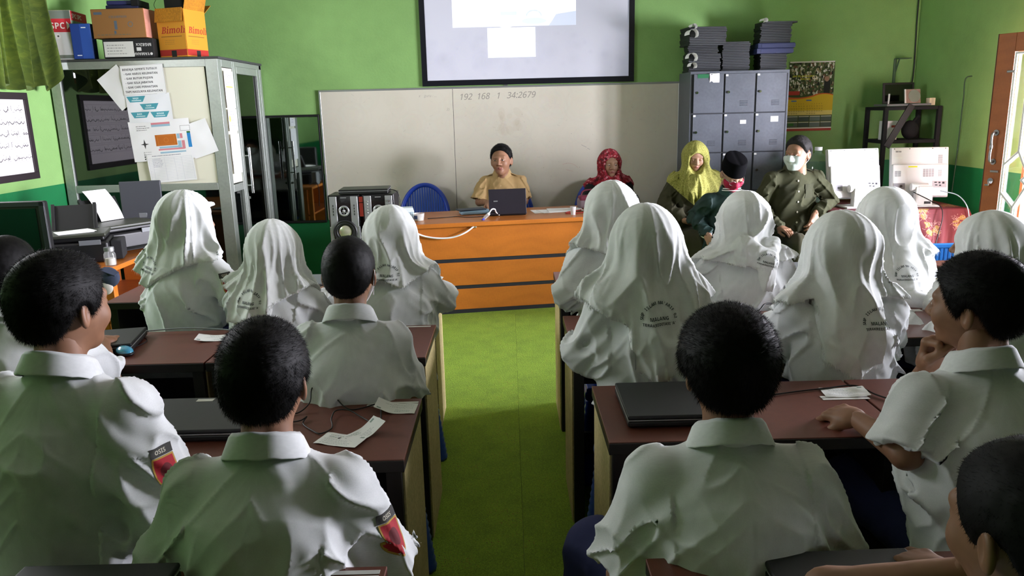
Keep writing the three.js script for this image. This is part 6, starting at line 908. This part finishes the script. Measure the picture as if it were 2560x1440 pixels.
const boy = (o) => person({ group: 'boys in white shirts', ...o, wear: { sleeve: 0.92, ...(o.wear || {}) } });

// right block
girl({ label: 'girl in white hijab leaning on the first right desk next to the aisle', at: [0.47, -3.34], h: 1.275, legL: { k: [-0.04, 0.52, -0.42], a: [-0.04, 0.075, -0.4] }, sd: 3, yaw: 0.15, head: { yaw: -0.1 }, left: { e: [-0.225, 0.82, -0.03], w: [-0.12, 0.79, -0.3] }, hijab: { tip: [0.12, 0.9], slope: 0.5, sideY: 0.98, tilt: -0.25, swirl: 2, fringe: true } });
girl({ label: 'girl with a long pointed lettered hijab tail, second desk right of the aisle', at: [0.459, -2.51], h: 1.274, legL: { k: [-0.04, 0.52, -0.42], a: [-0.04, 0.075, -0.4] }, sd: 7, left: { e: [-0.215, 0.78, -0.08], w: [-0.13, 0.68, -0.3] }, hijab: { tip: [0.005, 0.74], slope: 0.55, tw: 0.082, sideY: 0.925, sideSlope: 0.42, text: [0.012, 0.965, 0.135], freq: 2.0 } });
girl({ label: 'girl whose white hijab is knotted at the nape with a twisted hanging end', at: [1.05, -3.34], h: 1.222, sd: 11, left: { e: [-0.22, 0.8, -0.12], w: [-0.14, 0.79, -0.34] }, right: { e: [0.22, 0.8, -0.12], w: [0.12, 0.79, -0.34] }, girth: 1.06,
  hijab: { tip: [0, 0.93], slope: 0.2, sideY: 0.935, sideSlope: 0.12, swirl: -6, freq: 1.5, slim: 0.02, low: 0.72, text: [0.045, 0.965, 0.1, 0.25],
    after: (N) => [[cap([-0.03, N[1] + 0.05, N[2] + 0.115], [0.05, N[1] - 0.005, N[2] + 0.165], 0.05, 0.04), 0], [cap([0.1, N[1] + 0.06, N[2] + 0.09], [0.055, N[1] - 0.005, N[2] + 0.165], 0.03, 0.034), 0.02], [cap([0.05, N[1] - 0.01, N[2] + 0.165], [0.05, N[1] - 0.11, N[2] + 0.165], 0.036, 0.036), 0.012], [cap([0.05, N[1] - 0.11, N[2] + 0.165], [0.02, N[1] - 0.22, N[2] + 0.165], 0.034, 0.016), 0.01]] } });
girl({ label: 'girl in white hijab whose tail hangs to the right with half its lettering folded away', at: [1.133, -2.51], h: 1.233, sd: 17, hijab: { tip: [-0.02, 0.73], slope: 0.6, tw: 0.1, sideY: 0.98, sideSlope: -0.2, text: [0.05, 0.93, 0.125], freq: 1.8, swirl: 1.2 } });
girl({ label: 'girl in white hijab with a square lettered tail before the red tablecloth', at: [1.71, -3.39], h: 1.212, sd: 19, hijab: { tip: [0.01, 0.735], slope: 0.05, tw: 0.11, sideY: 0.93, sideSlope: 0.2, text: [0.0, 0.885, 0.115], freq: 2.2 } });
girl({ label: 'girl in white hijab at the right edge, under the glazed door, turned to the left', at: [1.9, -2.85], h: 1.172, sd: 23, yaw: 0.7, head: { yaw: 0.35 }, hijab: { tip: [0, 0.75], slope: 1.0, sideY: 0.9, freq: 1.8, extra: (N, loc) => [[cap([-0.16, N[1] - 0.03, N[2] - 0.08], [-0.24, N[1] - 0.06, N[2] - 0.12], 0.05, 0.03), 0.03]] } });
boy({ label: 'boy with bushy black hair and white shirt, third desk right of the aisle', at: [0.44, -1.41], h: 1.188, sd: 29, fine: 0.0075, hair: 'full', lean: 0.08, sw: 0.148, left: { e: [-0.215, 0.635, -0.06], w: [-0.06, 0.6, -0.26] }, right: { e: [0.225, 0.63, -0.04], w: [0.06, 0.6, -0.26] }, legL: { k: [-0.25, 0.54, -0.33], a: [-0.27, 0.08, -0.36] }, collarTilt: -0.2 });
boy({ label: 'boy resting his chin on his fist at the right edge of the photo', at: [1.143, -1.69], h: 1.23, sd: 31, fine: 0.0075, yaw: 0.1, hair: 'tuft', lean: 0.1, head: { yaw: 0.55, roll: 0.05 }, eyes: [0, 0], left: { e: [-0.205, 0.79, -0.04], w: [-0.2, 0.785, -0.26], hand: 'curl', f: [-0.25, -0.1, -1], p: [0.2, -1, 0] }, right: { e: [-0.03, 0.8, -0.31], w: [-0.035, 0.93, -0.235], hand: 'fist', f: [0.05, 1, 0.25], p: [0.2, 0, 1] }, wear: { sleeve: 0.9 } });
boy({ label: 'boy nearest the camera at the lower right corner, head down on his arm', at: [0.66, -0.79], h: 1.177, sd: 37, hair: 'short', head: { yaw: 0.25, pitch: -0.1 }, left: { e: [-0.21, 0.92, -0.2], w: [-0.03, 0.975, -0.16], hand: 'curl', f: [1, 0.15, 0.1], p: [0, 0, 1] }, wear: { sleeve: 0.8 } });
// left block
girl({ label: 'girl in white hijab turned to the right, leftmost of the front row, with arm badge', at: [-1.5, -3.38], h: 1.281, sd: 41, yaw: -0.4, head: { yaw: -0.55, pitch: -0.12 }, badge: [1, 0.45, 0.15], right: { e: [0.275, 0.84, -0.06], w: [0.24, 0.88, -0.27], hand: 'curl', f: [0.1, 0.1, -1] }, hijab: { tip: [-0.1, 0.88], slope: 0.55, sideY: 0.985, sideSlope: 0.1, frontY: 0.9, slim: 0.02, text: [-0.09, 0.985, 0.13, 0.1], freq: 2.1, extra: (N, loc) => [[cap(loc(0, 0.055, -0.1), loc(0.0, 0.035, -0.128), 0.022, 0.005), 0.012]] } });
girl({ label: 'girl in white hijab between the turned girl and the boy, arm badge at her right', at: [-1.04, -3.19], h: 1.165, sd: 43, yaw: -0.12, badge: [1, 0.5, 0.05], hijab: { tip: [-0.05, 0.76], slope: 0.25, tw: 0.105, sideY: 0.87, sideSlope: 0.45, slim: 0.015, text: [-0.035, 0.88, 0.13], freq: 2.4 } });
girl({ label: 'girl in white hijab left of the aisle in front of the speakers', at: [-0.53, -3.29], h: 1.196, legR: { k: [0.05, 0.52, -0.42], a: [0.05, 0.075, -0.4] }, sd: 47, girth: 1.04, right: { e: [0.225, 0.8, -0.1], w: [0.16, 0.79, -0.33] }, hijab: { tip: [0.06, 0.88], slope: 0.6, sideY: 0.93, tilt: 0.3, text: [0.0, 0.955, 0.12, 0.05], freq: 1.7, swirl: 3 } });
const maskedBoy = boy({ label: 'boy with cropped hair and a mask string, second desk left of the aisle', at: [-0.524, -2.34], h: 1.217, legR: { k: [0.05, 0.52, -0.42], a: [0.05, 0.075, -0.4] }, sd: 53, hair: 'short', sw: 0.128, left: { e: [-0.165, 0.7, -0.1], w: [-0.06, 0.76, -0.32] }, right: { e: [0.165, 0.7, -0.1], w: [0.06, 0.76, -0.32] } });
maskedBoy.head('mask', maskGeo, M.white, 'white mask with ear loops'); maskedBoy.head('mask_strap', strapGeo, M.white);
boy({ label: 'boy at the left edge of the photo, head turned right, red arm badge', at: [-1.045, -1.61], h: 1.307, sd: 59, fine: 0.0075, yaw: -0.16, hair: 'tuft', head: { yaw: -0.2 }, sw: 0.158, badge: [1, 0.42, 0.14], right: { e: [0.245, 0.7, -0.05], w: [0.13, 0.61, -0.25] }, left: { e: [-0.24, 0.72, -0.1], w: [-0.1, 0.79, -0.33] } });
boy({ label: 'boy with rough black hair, third desk left of the aisle beside the slips', at: [-0.514, -1.41], h: 1.189, sd: 61, fine: 0.0075, hair: 'tuft', sw: 0.148, badge: [1, 0.42, 0.12], right: { e: [0.225, 0.645, -0.08], w: [0.08, 0.6, -0.28] }, left: { e: [-0.225, 0.645, -0.06], w: [-0.08, 0.6, -0.26] } });
boy({ label: 'boy mostly hidden behind the head of the boy at the left edge', at: [-1.66, -2.4], h: 1.237, sd: 67, hair: 'short' });
{
  // teachers and guests, facing the class
  const PI = Math.PI;
  const t = person({ label: 'man in a tan uniform shirt speaking behind the laptop', group: 'teachers at the front', at: [-0.06, -7.17], yaw: PI - 0.1, h: 1.287, hs: 1.17, sd: 71, sw: 0.155, hair: 'man', eyes: [0, 0.1], brows: true, head: { yaw: -0.1, pitch: 0.1, roll: -0.05 }, lean: 0.06, skin: [0.3, 0.15, 0.085], right: { e: [0.21, 0.79, -0.1], w: [0.1, 0.8, -0.27] }, left: { e: [-0.2, 0.79, -0.08], w: [-0.12, 0.8, -0.27] }, wear: { mat: tan, sleeve: 0.9 }, lower: tan });
  for (const s of [-1, 1]) part(t.g, 'epaulette', bx(0.1, 0.006, 0.038, t.N[0] + s * 0.125, t.N[1] + 0.005, t.N[2] + 0.01, 0.002, [0, 0, -s * 0.36]), tan);
  part(t.g, 'button', [0, 1, 2, 3].map((k) => cyl(0.006, 0.006, 0.003, 0, t.N[1] - 0.08 - k * 0.075, -0.185 + k * 0.006, 10, [1.4, 0, 0])), std(0xcbb083, 0.4));
  person({ label: 'woman in a red patterned headscarf and black dress behind the orange table', group: 'teachers at the front', at: [0.9, -7.1], yaw: PI + 0.05, h: 1.229, hs: 1.04, sd: 73, eyes: [0, -0.2], head: { yaw: 0.12, pitch: -0.08 }, skirt: true, skin: [0.34, 0.19, 0.12], lean: 0.06, wear: { mat: blackCloth, long: true, collar: false, name: 'dress', hem: 0.42 }, lower: blackCloth, right: { e: [0.21, 0.76, -0.1], w: [0.06, 0.79, -0.26] }, left: { e: [-0.21, 0.76, -0.1], w: [-0.06, 0.79, -0.26] }, hijab: { mat: redScarf, name: 'headscarf', tip: [0, 0.85], sideY: 0.9, frontY: 0.84, frontSlope: 0.6, fringe: false, freq: 1.8, cell: 0.009, slim: 0.035, face: 1.2 } });
  const y = person({ label: 'woman in a yellow-green headscarf looking down at a phone', group: 'teachers at the front', at: [1.585, -6.72], yaw: PI - 0.05, h: 1.297, hs: 1.0, sd: 79, head: { pitch: -0.35 }, skirt: true, skin: [0.33, 0.18, 0.11], lean: 0.08, wear: { mat: olive, long: true, collar: false, name: 'jacket', hem: 0.42 }, lower: olive, right: { e: [0.235, 0.78, -0.06], w: [0.1, 0.66, -0.25], hand: 'curl', f: [-0.5, 0, -1], p: [-0.4, 0.8, 0.2] }, left: { e: [-0.225, 0.78, -0.06], w: [-0.09, 0.66, -0.25], hand: 'curl', f: [0.5, 0, -1], p: [0.4, 0.8, 0.2] }, hijab: { mat: limeScarf, name: 'headscarf', tip: [0, 0.95], sideY: 0.98, frontY: 0.72, frontX: -0.06, frontSlope: 0.85, fringe: false, freq: 1.6, cell: 0.009, thick: 0.016, slim: 0.035, face: 1.15 } });
  const ph = thing('phone', 'black mobile phone held in both hands by the woman in yellow-green', 'phone', [1.585, 0.685, -6.44], 0); part(ph, 'case', bx(0.15, 0.009, 0.075, 0, 0, 0, 0.004, [0.5, 0, 0]), M.black); part(ph, 'glass', bx(0.14, 0.001, 0.068, 0, 0.005, -0.001, 0, [0.5, 0, 0]), M.blackGloss);
  const k = person({ label: 'man in a black cap, glasses and crimson mask with head bowed', group: 'teachers at the front', at: [1.74, -6.2], yaw: PI, h: 1.19, hs: 1.04, sd: 83, sw: 0.17, head: { pitch: -0.55, yaw: 0.1 }, skin: [0.36, 0.21, 0.14], lean: 0.12, wear: { mat: jacketGreen, long: true, name: 'jacket', hem: 0.46, collarMat: std(0x0e3a34, 0.75, { side: THREE.DoubleSide }) }, right: { e: [0.24, 0.74, -0.02], w: [0.2, 0.62, -0.2], hand: 'relax', f: [-0.1, -0.5, -1], p: [-1, -0.2, 0] }, left: { e: [-0.24, 0.72, 0.0], w: [-0.1, 0.62, -0.22] } });
  k.head('cap', skin((x, y, z) => smax(smax(Math.hypot(x, (z - 0.012) / 1.2) - 0.09 + (y - 0.06) * 0.1, y - 0.148 + x * x * 1.2 + 0.003 * Math.exp(-x * x * 4000), 0.008), 0.042 + 0.12 * z - y, 0.004), [-0.11, 0.02, -0.12], [0.11, 0.16, 0.14], 0.005, 0.02), phy(0x08080b, 0.95, { specularIntensity: 0.15 }), 'black velvet cap');
  k.head('mask', maskGeo, std(0xa3173c, 0.85), 'crimson cloth mask'); k.head('mask_strap', strapGeo, std(0x7d1430, 0.8));
  k.head('glasses', [-1, 1].flatMap((s) => [new THREE.TorusGeometry(0.021, 0.0016, 6, 24).scale(1.15, 0.8, 1).translate(s * 0.031, -0.002, -0.104), tube([[s * 0.055, 0.004, -0.1], [s * 0.075, 0.008, -0.04], [s * 0.08, 0.004, 0.015]], 0.0015, 12, 5)]).concat([tube([[-0.008, 0, -0.106], [0, 0.004, -0.11], [0.008, 0, -0.106]], 0.0015, 8, 5)]), M.steel);
  part(k.g, 'collar_stripe', [0, 1].map((i) => { const q = new THREE.TorusGeometry(0.076 + i * 0.008, 0.004, 6, 30, 2.2).rotateX(PI / 2).rotateY(2.6); return q.translate(k.N[0], k.N[1] + 0.045 - i * 0.014, k.N[2]); }), M.white, 'white knitted stripes');
  part(k.g, 'cuff', [new THREE.TorusGeometry(0.04, 0.012, 8, 20).rotateX(0.4).translate(k.A[0].w[0], k.A[0].w[1] + 0.01, k.A[0].w[2] + 0.03)], M.white, 'white shirt cuff');
  part(k.g, 'zipper', bx(0.006, 0.2, 0.004, 0, k.N[1] - 0.16, k.N[2] - 0.125, 0.001, [-0.15, 0, 0]), M.silver);
  const gm = person({ label: 'grey-haired man in an olive shirt and white mask leaning on the red tablecloth', group: 'teachers at the front', at: [2.36, -6.5], yaw: PI + 0.12, h: 1.321, hs: 1.15, sd: 89, sw: 0.195, girth: 1.12, hair: 'man', hairMat: hairGrey, eyes: [-0.3, 0], head: { yaw: -0.95, pitch: -0.02 }, lean: 0.06, skin: [0.3, 0.16, 0.095], wear: { mat: oliveG, long: true, hem: 0.44 }, lower: olive, right: { e: [0.27, 0.75, 0.0], w: [0.2, 0.62, -0.25] }, left: { e: [-0.34, 0.8, -0.05], w: [-0.1, 0.72, -0.26], hand: 'relax', f: [0.5, -1, -0.4], p: [0.3, 0, 1] } });
  gm.head('mask', maskGeo, std(0xc2cfc8, 0.85), 'pale green-white mask'); gm.head('mask_strap', strapGeo, M.white);
  const btn = []; for (let i = 0; i < 6; i++) { const q = patch(gm.shirt, [0.01, gm.N[1] - 0.07 - i * 0.085, -0.6], [0, 0, 1], [0, 1, 0], 0.004, 0.004, 1, 1, 0.002, 0.7).attributes.position; btn.push(sph(0.0085, q.getX(0), q.getY(0), q.getZ(0), 1, 1, 0.5, 10, 8)); } part(gm.g, 'button', btn, std(0xc9c6b4, 0.3));
  for (const s of [-1, 1]) part(gm.g, 'chest_pocket', (() => { const a = patch(gm.shirt, [s * 0.1, gm.N[1] - 0.16, -0.6], [0, 0, 1], [0, 1, 0], 0.1, 0.11, 8, 8, 0.004, 0.7), b = patch(gm.shirt, [s * 0.1, gm.N[1] - 0.12, -0.6], [0, 0, 1], [0, 1, 0], 0.105, 0.04, 8, 4, 0.007, 0.7); return [a, b]; })(), std(0x353720, 0.88, { map: T.cloth, side: THREE.DoubleSide }));
  for (const s of [-1, 1]) part(gm.g, 'epaulette', bx(0.12, 0.006, 0.045, gm.N[0] + s * 0.15, gm.N[1] - 0.002, gm.N[2] + 0.012, 0.002, [0, 0, -s * 0.34]), oliveG);
}
// stools under the students
for (const [kind, x, z, lab] of [['blue', 0.45, -2.47, 'blue plastic stool under the girl with the long lettered hijab tail'], ['blue', 0.47, -3.3, 'blue plastic stool under the girl leaning on the first right desk'], ['blue', 1.05, -3.3, 'blue plastic stool under the girl with the knotted hijab'], ['blue', 1.133, -2.47, 'blue plastic stool under the girl with folded lettering'], ['blue', 1.71, -3.35, 'blue plastic stool before the red tablecloth girl'], ['blue', 1.9, -2.81, 'blue plastic stool under the girl at the right edge'], ['blue', 0.44, -1.37, 'blue plastic stool under the bushy-haired boy'], ['red', 1.143, -1.65, 'red plastic stool under the boy resting his chin'], ['red', 0.66, -0.75, 'red plastic stool under the boy nearest the camera'],
  ['blue', -1.5, -3.34, 'blue plastic stool under the girl turned to the right'], ['blue', -1.065, -3.15, 'blue plastic stool under the girl beside the turned girl'], ['blue', -0.53, -3.25, 'blue plastic stool under the girl before the speakers'], ['blue', -0.5, -2.34, 'blue plastic stool under the boy with cropped hair'], ['red', -1.045, -1.57, 'red plastic stool under the boy at the left edge'], ['red', -0.514, -1.37, 'red plastic stool under the boy beside the paper slips'], ['blue', -1.66, -2.36, 'blue plastic stool under the hidden boy'], ['red', -0.5, -1.99, 'red plastic stool pushed under the third left desk']]) stool(kind, x, z, lab);
renderer.render(scene, camera);
